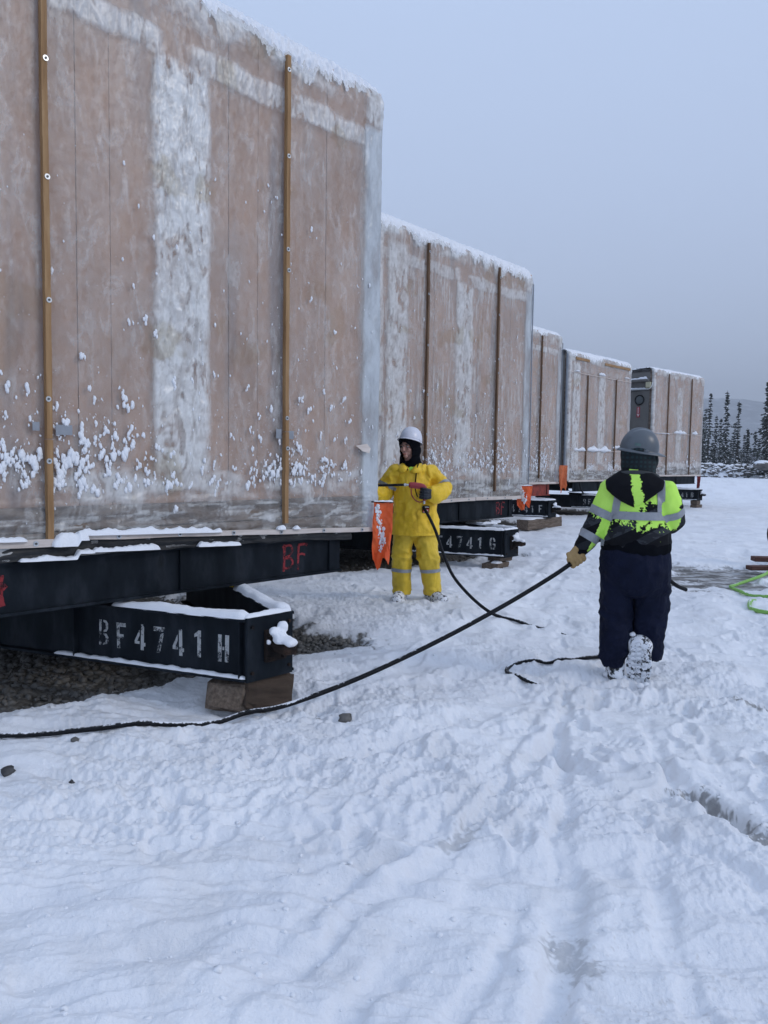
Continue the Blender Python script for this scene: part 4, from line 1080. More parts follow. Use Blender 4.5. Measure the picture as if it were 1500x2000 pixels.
# ------------------------------------------------------------------ far setting: berm, trees, hill, wires
def rock_snow_mat():
    mt, nt, b = new_mat('snowy_rubble')
    g = nt.nodes.new('ShaderNodeNewGeometry'); sp = nt.nodes.new('ShaderNodeSeparateXYZ'); nt.links.new(g.outputs['Normal'], sp.inputs[0])
    nz = math_n(nt, 'ADD', sp.outputs['Z'], math_n(nt, 'MULTIPLY_ADD', noise_node(nt, 2.5, 4, .6).outputs['Fac'], .5, -.25))
    rock = ramp(nt, noise_node(nt, 1.4, 5, .6).outputs['Fac'], [(.3, (.045, .043, .042)), (.7, (.15, .14, .13))])
    nt.links.new(mixc(nt, smooth_n(nt, nz, .50, .68), rock, SNOW), b.inputs['Base Color']); b.inputs['Roughness'].default_value = .85
    return mt
M['rubble'] = rock_snow_mat()
def build_berm():
    n, m_ = 420, 46
    s = np.linspace(-10, 92, n); u = np.linspace(-1, 1, m_); S, U = np.meshgrid(s, u, indexing='ij')
    cx_ = 22 + S * .62; cy_ = 118 - S * .42 + 3 * n2(S * .06, S * 0, 2)
    X, Y = cx_ + U * 4.2 * .5, cy_ + U * 4.2
    hgt = (1.45 + .5 * n2(S * .09, S * 0 + 4, 3) + .25 * n2(S * .3, S * 0 + 4, 4))
    cell = np.abs(n2(X * .9, Y * .9, 7)) * 1.1 + np.abs(n2(X * 2.1, Y * 2.1, 8)) * .6
    Z = hgt * np.clip(1 - np.abs(U) ** 1.7, 0, 1) * (.75 + .6 * cell) + .25 * np.floor(3 * n2(X * 1.4, Y * 1.4, 9)) / 3 * np.clip(1 - np.abs(U), 0, 1) - .05
    o = add_obj('berm', mesh_from('berm', np.stack([X, Y, Z], -1).reshape(-1, 3), grid_faces(n, m_)), M['rubble'], kind='structure')
    mb = MB(); r = random.Random(4)
    for i in range(520):
        sv = r.uniform(20, 70); uv = r.gauss(-.45, .32)
        x, y = 22 + sv * .62 + uv * 2.1, 118 - sv * .42 + uv * 4.2
        q = r.uniform(.12, .42) * (1.3 if r.random() < .1 else 1)
        mb.blob((x, y, max(0.02, 1.5 * (1 - min(1, abs(uv)) ** 1.7)) + .05), (q * r.uniform(.8, 1.5), q, q * r.uniform(.55, .9)), i, 1, .5, 1.7)
    ro = mb.build('rubble', M['rubble'], kind='stuff'); tag(ro, 'heap of snow-dusted broken rock along the far edge of the yard', 'rubble')
    bo = MB().blob((45.6, 93.0, 1.65), (1.15, 1.0, .62), 3, 3, .25, 1.3).build('boulder', M['rubble']); tag(bo, 'single large snow-capped boulder on the rubble berm at the right', 'boulder')
build_berm()

M['needle'] = mat_noise('spruce_needles_hazed', [(.3, (.026, .034, .032)), (.7, (.055, .068, .058))], scale=.7, rough=.9, bmp=0)  # needle colour lightened, so some distance haze is painted into it
M['bark'] = mat_noise('spruce_bark', [(.3, (.03, .027, .024)), (.7, (.07, .06, .052))], scale=3, rough=.95, bmp=0)
def spruce_geo(H, R, seed, dens=1.0, gap=.25, snow=.45, bare=.0):
    rng = np.random.default_rng(seed); cv, cf, sv, sf = [], [], [], []
    lean = rng.normal(0, .015, 2)
    z = H * (.06 + bare)
    while z < H * .99:
        q = (z - H * bare) / (H * (1 - bare)); rad = 1.5 * R * ((1 - q) ** 1.1 * rng.uniform(.15, 1.35) + .02) + .05
        if rng.random() < gap * .6: rad *= .5
        nb = int(round((4 + 3 * (1 - q)) * dens))
        for b in range(nb):
            a = rng.uniform(0, 6.283); L = rad * rng.uniform(.55, 1.1); nt_ = max(2, int(L / .22))
            for t in range(nt_):
                f = (t + .6) / nt_; r = L * f; p = np.array([math.cos(a) * r + lean[0] * z, math.sin(a) * r + lean[1] * z, z - .38 * r * f + .12 * r * f * f + rng.normal(0, .04)])
                w = (.08 + .11 * (1 - f * .6)) * rng.uniform(.7, 1.25); ln = .24 * rng.uniform(.7, 1.3)
                e1 = np.array([math.cos(a), math.sin(a), -.35 + rng.normal(0, .2)]) * ln; e2 = np.array([-math.sin(a), math.cos(a), rng.normal(0, .25)]) * w
                o = len(cv); cv += [p - e2 - e1 * .3, p + e2 - e1 * .3, p + e2 * .5 + e1, p - e2 * .5 + e1, p - [0, 0, .15 * rng.random() + .06]]
                cf += [(o, o + 1, o + 2, o + 3), (o, o + 4, o + 2), (o + 1, o + 4, o + 3)]
                if rng.random() < snow:
                    o = len(sv); up_ = np.array([0, 0, .045])
                    sv += [p - e2 * .75 - e1 * .15 + up_, p + e2 * .75 - e1 * .15 + up_, p + e2 * .3 + e1 * .8 + up_, p - e2 * .3 + e1 * .8 + up_]; sf.append((o, o + 1, o + 2, o + 3))
        z += H * .019 * rng.uniform(.6, 1.9) / max(.6, dens) + .06
    tr = MB(); P = np.array([[lean[0] * q, lean[1] * q, q] for q in np.linspace(-.5, H, 8)]); V, F = tube_geo(P, np.linspace(.13 + H * .006, .015, 8), 6); 
    return (cv, cf), (sv, sf), (V, F)

TREES = [  # x, y, height, crown radius, label
    (46.85, 112, 12.0, .95, 'tall ragged spruce just right of the farthest unit'),
    (47.75, 108, 12.1, 1.15, 'tallest middle spruce, with a dense dark lower crown'),
    (52.5, 115, 11.3, .85, 'thin frosted spruce with a blunt top, right of the tallest one'),
    (53.5, 125, 9.8, .75, 'short dark pointed spruce behind the rubble, between two tall ones'),
    (51.2, 118, 8.9, .65, 'narrow low spruce hard left of the tallest one'),
    (52.8, 112, 7.0, .40, 'spindly dead-looking spruce standing alone before the gap'),
    (47.55, 96, 12.2, 2.1, 'broad dark spruce cut off by the right edge of the picture'),
    (49.6, 120, 10.4, .7, 'slim spruce partly hidden behind the farthest unit'),
    (55.1, 122, 8.5, .8, 'small dense spruce left of the frosted one'),
    (43.2, 105, 8.2, .7, 'low spruce emerging beside the edge of the farthest unit')]
for i, (x, y, h, r, lab) in enumerate(TREES):
    root = empty('spruce_tree', (x, y, -.1)); tag(root, lab, 'spruce', 'spruces beyond the rubble berm')
    (cv, cf), (sv, sf), (tv, tf) = spruce_geo(h, r, 30 + i, dens=1.3 if r > 1 else 1.0, gap=.5, snow=.5 if i != 2 else .7)
    add_obj('crown', mesh_from('crown', cv, cf), M['needle'], root); add_obj('crown_snow', mesh_from('crown_snow', sv, sf), M['snow'], root, kind='stuff')
    add_obj('trunk', mesh_from('trunk', tv, tf, True), M['bark'], root)

def build_wood():
    r = random.Random(8); cv, cf, sv, sf, tv, tf = [], [], [], [], [], []
    protos = [spruce_geo(h, rr, 70 + j, dens=.7, snow=.5) for j, (h, rr) in enumerate(((5, .8), (6.5, .9), (4, .8), (7.5, .8), (3, .9), (5.5, .6)))]
    def put(dst, fdst, V, F, p, s):
        o = len(dst); dst.extend([(v[0] * s + p[0], v[1] * s + p[1], v[2] * s + p[2]) for v in V]); fdst.extend([tuple(a + o for a in q) for q in F])
    for i in range(150):
        y = r.uniform(118, 175); x = y * (.36 + .30 * r.random()); s = r.uniform(.7, 1.15)
        c, s_, t = protos[r.randrange(6)]; p = (x, y, -.2)
        put(cv, cf, *c, p, s); put(sv, sf, *s_, p, s); put(tv, tf, *t, p, s)
    o = add_obj('woodland', mesh_from('woodland', cv, cf), M['needle'], kind='stuff'); tag(o, 'low snowy undergrowth of small spruces and brush behind the rubble', 'woodland')
    add_obj('woodland_snow', mesh_from('woodland_snow', sv, sf), M['snow'], o); 
    tw = MB()
    for i in range(900):
        y = r.uniform(110, 170); x = y * (.36 + .30 * r.random()); h = r.uniform(1.5, 4.5)
        tw.tube([(x, y, 0), (x + r.gauss(0, .25), y, h * .55), (x + r.gauss(0, .6), y, h)], [.035, .025, .012], 3, cap=False)
    tw.raw(tv, tf); tw.build('stems', mat_noise('frosted_twigs', [(.3, (.12, .125, .135)), (.7, (.34, .36, .39))], scale=1, bmp=0), o)
build_wood()

def build_hill():
    n, m_ = 160, 24; a = np.linspace(math.radians(-30), math.radians(75), n); u = np.linspace(0, 1, m_)
    A, U = np.meshgrid(a, u, indexing='ij'); R = 1500 + U * 900
    X, Y = R * np.sin(A), R * np.cos(A)
    Z = -1 + (150 + 60 * n2(A * 3, A * 0, 5) + 9 * n2(A * 11, A * 0, 6)) * np.sin(np.clip(U * 1.15, 0, 1) * math.pi / 2) ** 1.6 + 2.0 * n2(X * .03, Y * .03, 7) + 3 * np.abs(n2(X * .12, Y * .12, 8)) * U
    mt = mat_noise('wooded_hillside_hazed', [(.35, (.20, .22, .24)), (.55, (.30, .32, .345)), (.7, (.56, .58, .61))], scale=.035, detail=8, rough=.95, bmp=0)  # hillside colours paled to paint in more haze than the volume gives
    add_obj('hill', mesh_from('hill', np.stack([X, Y, Z], -1).reshape(-1, 3), grid_faces(n, m_), True), mt, kind='structure')
build_hill()

wire_m = mat_noise('frosted_wire', [(.3, (.6, .62, .66)), (.7, (.75, .77, .8))], scale=2, bmp=0)
for i, (z, lab) in enumerate(((7.35, 'uppermost of the thin frosted wires strung before the spruces'), (7.0, 'middle one of the thin frosted wires before the spruces'), (6.62, 'lowest of the thin frosted wires strung before the spruces'))):
    x = np.linspace(15, 95, 40); sag = .9 * (((x - 55) / 40) ** 2 - .15)
    o = MB().tube(np.stack([x, np.full(40, 98.0 + .4 * i), z - .35 + sag], -1), .022, 5).build('overhead_wire', wire_m); tag(o, lab, 'wire', 'frosted overhead wires')

# ------------------------------------------------------------------ hoses, stones, yard odds and ends
def hose_mat(name, cols, thr):
    mt, nt, b = new_mat(name)
    g = nt.nodes.new('ShaderNodeNewGeometry'); sp = nt.nodes.new('ShaderNodeSeparateXYZ'); nt.links.new(g.outputs['Normal'], sp.inputs[0])
    tcz = nt.nodes.new('ShaderNodeTexCoord'); spz = nt.nodes.new('ShaderNodeSeparateXYZ'); nt.links.new(tcz.outputs['Object'], spz.inputs[0])
    q = math_n(nt, 'ADD', math_n(nt, 'MULTIPLY_ADD', spz.outputs['Z'], -.28, math_n(nt, 'MULTIPLY', sp.outputs['Z'], .35)), math_n(nt, 'ADD', math_n(nt, 'MULTIPLY', noise_node(nt, 60, 5, .7).outputs['Fac'], .6), math_n(nt, 'MULTIPLY', noise_node(nt, 3, 3, .6).outputs['Fac'], .6)))
    base = ramp(nt, noise_node(nt, 20, 3, .6).outputs['Fac'], [(.3, cols[0]), (.7, cols[1])])
    nt.links.new(mixc(nt, smooth_n(nt, q, thr, thr + .08), base, SNOW), b.inputs['Base Color']); b.inputs['Roughness'].default_value = .5; b.inputs['Specular IOR Level'].default_value = .15
    return mt
M['hose'] = hose_mat('black_hose', ((.006, .0065, .008), (.014, .015, .018)), .86)
M['hosedirty'] = hose_mat('snow_dusted_hose', ((.006, .0065, .008), (.014, .015, .018)), .84)
M['lime'] = hose_mat('lime_hose', ((.22, .46, .10), (.30, .56, .14)), .93)
def hose(name, pts, r, mat, label, n=14):
    P = catmull(pts, n); o = MB().tube(P, r, 10).build(name, M[mat], None, True); tag(o, label, 'hose'); return o
def G(x, y, d=0.0):
    a = np.linspace(0, 6.28, 9)[:-1]; q = base_z(x + .1 * np.cos(a), y + .1 * np.sin(a)) + ground_detail(x + .1 * np.cos(a), y + .1 * np.sin(a))
    return (x, y, float(np.mean(q)) * .7 + .3 * gz(x, y) + d)
hose('pressure_hose', [(-2.75, 3.95, .03), G(-2.17, 4.05, .026), G(-1.86, 4.12, .026), G(-1.70, 4.155, .026), G(-1.55, 4.19, .026), G(-1.38, 4.25, .024), G(-1.21, 4.30, .018), G(-1.08, 4.36, .010), G(-.95, 4.42, .020), (-.80, 4.52, max(.03, gz(-.8, 4.52) + .015)), (-.58, 4.62, .045), (-.149, 4.85, .151), (.357, 5.10, .332), (.826, 5.27, .549), (1.203, 5.40, .750),
      (1.376, 5.45, .863), (1.50, 5.52, .945), (1.60, 5.66, .985), (1.78, 5.75, .96), (2.02, 5.76, .80), (2.195, 5.75, .653), (2.309, 5.80, .599)], .0155, 'hosedirty', 'long black hose held by the worker in the hi-vis hoodie')
hose('pressure_hose', [(.40, 7.84, 1.08), (.455, 7.78, .99), (.525, 7.70, .84), (.605, 7.60, .61), (.70, 7.50, .41), (.875, 7.35, .225), (1.06, 7.25, .10), G(1.24, 7.20, .02), G(1.40, 7.16, -.012), G(1.6, 7.0, -.03), G(1.76, 6.7, -.03), G(1.80, 6.3, -.02), G(1.77, 5.98, .012),
      G(1.62, 5.88, .018), G(1.50, 5.85, .006), G(1.38, 5.84, .010), G(1.28, 5.84, .0), G(1.16, 5.83, .008), G(1.02, 5.77, .0), G(.94, 5.65, .006), G(.92, 5.52, .002), G(.95, 5.40, .008), G(1.04, 5.27, .004), (1.16, 5.22, gz(1.16, 5.22) - .03)], .0155, 'hose', 'black hose from the red spray gun to a half-buried loop beside the boots')
hose('garden_hose', [G(6.3, 11.4, .03), G(5.63, 11.02, .05), G(5.12, 10.26, .03), G(4.63, 9.96, .02), G(4.45, 9.75, .02), G(4.42, 9.45, .02), G(4.44, 9.14, .02), G(4.52, 8.81, .02), G(4.9, 8.5, .02), G(5.3, 8.6, .02)], .021, 'lime', 'lime green hose bending out from under the planks')
hose('garden_hose', [G(4.16, 8.50, -.01), G(4.05, 8.38, .02), G(3.94, 8.16, .02), G(3.87, 7.88, .02), G(3.98, 7.66, .02), G(4.4, 7.5, .02), G(5.0, 7.6, .02)], .021, 'lime', 'lime green hose curve lying nearer, at the right edge')
M['redwood'] = mat_noise('reddish_plank', [(.3, (.06, .03, .024)), (.7, (.14, .065, .05))], scale=3, stretch=(1, 6, 6), rough=.85, bmp=.3)
for (lx, ly, z, rz, d, lab) in ((6.05, 11.15, .07, .10, (1.5, .16, .06), 'lower dark red plank beside the lime hose'), (6.35, 11.55, .135, -.12, (1.45, .20, .07), 'upper dark red plank laid across the lower one')):
    o = MB().box((0, 0, 0), d, bev=.006).build('plank', M['redwood']); o.location = (lx, ly, z); o.rotation_euler = (0, 0, rz); tag(o, lab, 'plank')
o = MB(); a = np.linspace(0, 2 * math.pi, 33)
o.tube(np.stack([6.32 + .27 * np.cos(a), np.full(33, 11.9), .50 + .27 * np.sin(a)], -1), .085, 10, cap=False); o.tube([(6.32, 11.86, .5), (6.32, 11.94, .5)], .18, 16)
o = o.build('cart_wheel', M['rubber'], None, True); tag(o, 'black tyred wheel standing on the planks at the right edge', 'wheel')

STONES = [(-.21, 4.46, .035, 'grey stone lying in the snow right of the nearest hitch block', 'stone'), (-1.85, 3.72, .030, 'dark stone at the left edge of the picture, in the snow', 'darkstone'),
          (-1.49, 3.61, .016, 'small dark pebble in the snow below the hose at the left', 'darkstone'), (-1.66, 4.08, .022, 'pale stone touching the hose at the left', 'stone'), (-.38, 4.52, .02, 'little brown stone between the hitch block and the grey stone', 'stone')]
for i, (x, y, r, lab, mt) in enumerate(STONES):
    V, F = ICO[2]; q = V * (1 + .5 * n3(V * 1.9 + 5 * i, 4))[:, None] * [1.1, .9, .8] * r
    o = add_obj('stone', mesh_from('stone', q, F), M[mt]); o.location = (x, y, gz(x, y) + r * .35); o.rotation_euler = (0, 0, i); tag(o, lab, 'stone')

# ------------------------------------------------------------------ safety flags
def cloth_mat(name, c0, c1, trans=.25):
    mt, nt, b = new_mat(name)
    nt.links.new(ramp(nt, noise_node(nt, 9, 4, .6).outputs['Fac'], [(.3, c0), (.7, c1)]), b.inputs['Base Color']); b.inputs['Roughness'].default_value = .65
    bump(nt, b, noise_node(nt, 25, 4, .6).outputs['Fac'], .25, .01)
    tl = nt.nodes.new('ShaderNodeBsdfTranslucent'); tl.inputs[0].default_value = c1 + (1,); ms = nt.nodes.new('ShaderNodeMixShader'); ms.inputs[0].default_value = trans
    nt.links.new(b.outputs[0], ms.inputs[1]); nt.links.new(tl.outputs[0], ms.inputs[2]); nt.links.new(ms.outputs[0], nt.nodes['Material Output'].inputs[0])
    return mt
M['orange'] = cloth_mat('orange_flag', (.78, .10, .025), (.90, .16, .04)); M['dkred'] = cloth_mat('dark_red_flag', (.16, .02, .025), (.25, .03, .03))
M['orange2'] = cloth_mat('faded_orange_flag', (.62, .14, .05), (.74, .20, .07))
def flag(label, loc, rz, w, h, seed, mat='orange', snow=True, tail=.25, folds=2.6, rod=True):
    root = empty('safety_flag', loc, rz); tag(root, label, 'flag', 'safety flags on the unit corners')
    n, m_ = 40, 70; U, Vv = np.meshgrid(np.linspace(0, 1, n), np.linspace(0, 1, m_), indexing='ij')
    wid = w * (1 - .05 * Vv - .10 * Vv ** 3); low = h * (1 - tail * (1.5 * np.clip(.30 - U, 0, 1) + .55 * sstep(.45, .62, U) * (1 - .6 * sstep(.7, .95, U))) + .05 * n2(U * 5, U * 0, seed))
    X = (U - .5) * wid + .012 * n2(U * 2, Vv * 3, seed + 1) - .02 * Vv; Y = .034 * Vv ** .5 * np.sin(U * folds * 6.28 + 2.6 * Vv + seed) + .030 * n2(U * 2.5, Vv * 4, seed + 3) * Vv + .008 * n2(U * 7, Vv * 12, seed + 4)
    Z = -Vv * low
    o = add_obj('flag_cloth', mesh_from('flag_cloth', np.stack([X, Y, Z], -1).reshape(-1, 3), grid_faces(n, m_)[:, ::-1], True), M[mat], root)
    if rod: MB().tube([(-w * .62, .006, .004), (w * .5, .006, -.004)], .006, 6).build('flag_rod', M['steel_rust'], root)
    if snow:
        st = snow_strip(np.stack([np.linspace(-w * .5, w * .5, 24), np.full(24, .0), np.full(24, .006)], -1), .03, .012, seed, across=(0, 1, 0), lump=.4); mb = MB().raw(*st)
        r = random.Random(seed)
        for i in range(110):
            v = r.uniform(.06, .80); u = .14 + v * .58 + r.gauss(0, .075); iu, iv = min(n - 1, max(0, int(u * n))), int(v * m_)
            q = .003 + .011 * r.random() ** 2; mb.blob((X[iu, iv], Y[iu, iv] - q * .3, Z[iu, iv]), (q, q * .55, q * 1.4), i, 2, .5, 2.0)
        mb.build('flag_snow', M['snow'], root, True)
    return root
flag('orange safety flag with a stripe of snow, hanging from the nearest unit corner', (-.005, 6.50, 1.195), .05, .168, .57, 3, tail=.34, folds=1.1)
flag('orange safety flag under the corner of the second unit', (2.33, 12.70, 1.16), .2, .26, .40, 5, tail=.5, folds=1.3, rod=False)
flag('faded orange safety flag between the third and fourth units', (4.50, 19.35, 1.49), .3, .22, .70, 8, 'orange2', snow=False, tail=.35, folds=1.2, rod=False)
flag('dark red flag under the corner of the farthest unit', (11.92, 29.15, 1.12), .3, .17, .52, 9, 'dkred', snow=False, tail=.3, rod=False)


# ------------------------------------------------------------------ people
def grip(h, a, p, rho, mat, parent, fr=.0115, name='glove', wrist=None, palm_w=.088, voxel=.0045):
    """a gloved hand closed round a bar: h centre, a axis, p direction from the bar to the palm"""
    h, a, p = (np.array(q, float) for q in (h, a, p)); a /= np.linalg.norm(a); p -= a * (a @ p); p /= np.linalg.norm(p); q = np.cross(a, p)
    if wrist is not None and (np.array(wrist) - h) @ q > 0: q = -q
    R = rho + fr; parts = []
    w = np.array(wrist, float) if wrist is not None else h + p * R - q * .10
    pc = h + p * (R + .008)
    for off in np.linspace(-.5, .5, 4):
        parts.append(loft([w + a * off * palm_w * .4, pc - q * .035 + a * off * palm_w * .8, pc + q * .012 + a * off * palm_w], [.026, .0185, .0165], 10, 4))
    lens = (250, 285, 275, 225)
    for i, off in enumerate((-.5, -.167, .167, .5)):
        th = np.radians(np.linspace(15, lens[i], 7)); rr_ = R * np.linspace(1.22, 1.02, 7)
        rr_[1] *= 1.12; rr_[3] *= 1.06                      # knuckles
        pts = [h + r_ * (math.cos(t) * p + math.sin(t) * q) + a * off * palm_w * 1.02 for t, r_ in zip(th, rr_)]
        parts.append(loft(pts, np.linspace(fr * 1.12, fr * .85, 7), 9, 2))
    th = np.radians(np.linspace(-38, -165, 5)); side = -.62
    pts = [pc - q * .06 + a * side * palm_w * .55] + [h + R * 1.12 * (math.cos(t) * p + math.sin(t) * q) + a * side * palm_w * k for t, k in zip(th, (.75, .8, .72, .6, .45))]
    parts.append(loft(pts, np.linspace(fr * 1.5, fr * .95, 6), 9, 2))
    me = skin(name, parts, voxel, 3)
    P = vco(me); push(me, .0016 * folds(P, 3, (38, 38, 38)))
    return add_obj(name, me, mat, parent)

def fabric(name, c0, c1, scale=5, rough=.75, spec=.12, bs=60, bm_=.2, sheen=0.0, crease=False):
    mt, nt, b = new_mat(name)
    nt.links.new(ramp(nt, noise_node(nt, scale, 5, .6).outputs['Fac'], [(.3, c0), (.7, c1)]), b.inputs['Base Color'])
    b.inputs['Roughness'].default_value = rough; b.inputs['Specular IOR Level'].default_value = spec
    if sheen: b.inputs['Sheen Weight'].default_value = sheen
    bump(nt, b, noise_node(nt, bs, 4, .6, dist=1.5 if crease else 0.0, stretch=(1, 1, .55) if crease else None).outputs['Fac'], bm_, .03 if crease else .004); return mt
M['yellow'] = fabric('yellow_raincoat', (.76, .47, .025), (1.0, .67, .05), 3.2, .5, .3, 8, .45, crease=True)
M['yellow2'] = fabric('dirty_yellow_trousers', (.56, .39, .035), (.88, .61, .055), 4, .55, .3, 8, .45, crease=True)
M['black'] = fabric('black_cloth', (.0025, .003, .005), (.006, .007, .010), 8, .85, .04)
M['navy'] = fabric('navy_insulated', (.004, .006, .017), (.009, .0125, .032), 6, .75, .10, 12, .7, crease=True)
M['reflect'] = fabric('reflective_tape', (.25, .265, .29), (.32, .335, .36), 30, .38, .5, 90, .1)
M['skin'] = fabric('skin', (.44, .24, .185), (.54, .31, .24), 14, .5, .35, 80, .08)
M['tan'] = fabric('tan_leather', (.30, .19, .075), (.46, .31, .14), 16, .7, .3, 40, .4)
M['blackglove'] = fabric('black_glove', (.012, .016, .022), (.024, .03, .04), 16, .55, .4, 50, .3)
M['white_hat'] = fabric('white_hard_hat', (.66, .66, .72), (.72, .72, .78), 4, .3, .5, 10, .02)
M['grey_hat'] = fabric('grey_hard_hat', (.085, .10, .115), (.105, .122, .138), 4, .35, .5, 10, .02)
M['limecloth'] = fabric('lime_cloth', (.52, .90, .10), (.60, .98, .14), 6, .8)
M['greycloth'] = fabric('dark_grey_cloth', (.05, .055, .058), (.075, .08, .082), 9, .85)
def plaid_mat():
    mt, nt, b = new_mat('teal_plaid'); tc = nt.nodes.new('ShaderNodeTexCoord')
    f = None
    for d, sc in (('X', 60), ('Z', 60)):
        w = nt.nodes.new('ShaderNodeTexWave'); w.bands_direction = d; w.inputs['Scale'].default_value = sc / 6.28 * 1.1; w.inputs['Distortion'].default_value = 2.2; w.inputs['Detail'].default_value = 2
        nt.links.new(tc.outputs['Object'], w.inputs['Vector']); f = w.outputs['Fac'] if f is None else math_n(nt, 'MULTIPLY', f, w.outputs['Fac'])
    nt.links.new(mixc(nt, smooth_n(nt, f, .15, .6), (.005, .010, .013), (.008, .026, .031)), b.inputs['Base Color']); b.inputs['Roughness'].default_value = .9; return mt
M['plaid'] = plaid_mat()
def boot_mat():
    mt, nt, b = new_mat('snowy_boot')
    q = math_n(nt, 'ADD', noise_node(nt, 22, 5, .65).outputs['Fac'], math_n(nt, 'MULTIPLY', noise_node(nt, 70, 3, .6).outputs['Fac'], .25))
    nt.links.new(mixc(nt, smooth_n(nt, q, .53, .62), (.012, .013, .016), SNOW), b.inputs['Base Color']); b.inputs['Roughness'].default_value = .8
    bump(nt, b, q, .5, .01); return mt
M['boot'] = boot_mat()
def hoodie_mat(plain=False):
    """lime hi-vis cloth breaking up into a black splinter print; 'blk' says where the black lies"""
    mt, nt, b = new_mat('hivis_hoodie'); tc = nt.nodes.new('ShaderNodeTexCoord')
    def snap(sc):
        v = nt.nodes.new('ShaderNodeVectorMath'); v.operation = 'SNAP'; v.inputs[1].default_value = (sc, sc * 3, sc); nt.links.new(tc.outputs['Object'], v.inputs[0]); return v.outputs[0]
    n = nt.nodes.new('ShaderNodeTexNoise'); n.inputs['Scale'].default_value = 17; n.inputs['Detail'].default_value = 5; n.inputs['Roughness'].default_value = .8; n.inputs['Distortion'].default_value = .4; nt.links.new(snap(.006), n.inputs['Vector'])
    k = math_n(nt, 'ADD', attr_n(nt, 'blk'), math_n(nt, 'MULTIPLY_ADD', n.outputs['Fac'], 2.2, -1.1))
    black = smooth_n(nt, k, -.02, .02)
    grey = smooth_n(nt, noise_node(nt, 7, 3, .6, stretch=(1, 1, 2.4)).outputs['Fac'], .50, .53)
    w = nt.nodes.new('ShaderNodeTexWave'); w.inputs['Scale'].default_value = 2.3; w.inputs['Distortion'].default_value = 1.2; w.inputs['Detail'].default_value = 2; w.bands_direction = 'Z'
    mp = nt.nodes.new('ShaderNodeMapping'); mp.inputs['Rotation'].default_value = (0, math.radians(28), 0); nt.links.new(tc.outputs['Object'], mp.inputs[0]); nt.links.new(mp.outputs[0], w.inputs['Vector'])
    gs = math_n(nt, 'MULTIPLY', smooth_n(nt, w.outputs['Fac'], .55, .62), math_n(nt, 'MULTIPLY_ADD', grey, .6, .4))
    dark = mixc(nt, math_n(nt, 'MULTIPLY', gs, 0.0 if plain else 1.0), (.003, .0035, .006), (.036, .040, .048))
    lime = ramp(nt, noise_node(nt, 6, 4, .6).outputs['Fac'], [(.3, (.52, .88, .12)), (.7, (.62, .98, .17))])
    nt.links.new(mixc(nt, black, lime, dark), b.inputs['Base Color']); b.inputs['Roughness'].default_value = .82; b.inputs['Specular IOR Level'].default_value = .2
    bump(nt, b, noise_node(nt, 70, 4, .6).outputs['Fac'], .2, .003); return mt
M['hoodie'] = hoodie_mat(); M['hoodplain'] = hoodie_mat(True)

def rotz(a): c, s = math.cos(a), math.sin(a); return np.array([[c, -s, 0], [s, c, 0], [0, 0, 1]])
def roty(a): c, s = math.cos(a), math.sin(a); return np.array([[c, 0, s], [0, 1, 0], [-s, 0, c]])
def rotx(a): c, s = math.cos(a), math.sin(a); return np.array([[1, 0, 0], [0, c, -s], [0, s, c]])

def hard_hat(parent, c, Rm, mat, ridges=True, lip=.03, peak=.055, full=False):
    """dome, ridge and brim; local -y is the front"""
    mb = MB(); nu, nv = 48, 16
    th = np.linspace(0, 2 * math.pi, nu, endpoint=False); ph = np.linspace(0, math.pi / 2, nv)
    Th, Ph = np.meshgrid(th, ph, indexing='ij')
    rx, ry, rz_ = .112, .137, .142
    X, Y, Z = rx * np.sin(Th) * np.cos(Ph) ** .85, -ry * np.cos(Th) * np.cos(Ph) ** .85, rz_ * np.sin(Ph)
    if ridges:
        for off, am, wd in ((0, .010, .016), (.045, .005, .010), (-.045, .005, .010)):
            k = am * np.exp(-((X - off) / wd) ** 2) * sstep(.35, .9, Ph); Z = Z + k
    mb.raw(np.stack([X, Y, Z], -1).reshape(-1, 3), [tuple(f) for f in grid_faces(nu, nv, True)])
    # brim: down-turned lip all round, longer at the front
    wv = lip * .5 + (peak - lip * .5) * np.clip(np.cos(th), 0, 1) ** 2.2 + (lip * .5 if full else 0)
    rows = []
    for k, (f, dz) in enumerate(((0, .004), (.02, -.004), (.55, -.012), (1.0, -.020), (1.0, -.026), (.5, -.018), (0, -.008))):
        rows.append(np.stack([np.sin(th) * (rx - .002 + wv * f), -np.cos(th) * (ry - .002 + wv * f), np.full(nu, dz)], -1))
    V = np.stack(rows, 1).reshape(-1, 3); mb.raw(V, [tuple(f) for f in grid_faces(nu, len(rows), True)])
    mb.box((-.113, .0, -.004), (.016, .035, .022), bev=.003); mb.box((.113, 0, -.004), (.016, .035, .022), bev=.003)
    mb.v = [tuple(np.array(Rm) @ np.array(v) + np.array(c)) for v in mb.v]
    o = mb.build('hard_hat', mat, parent, True)
    return o

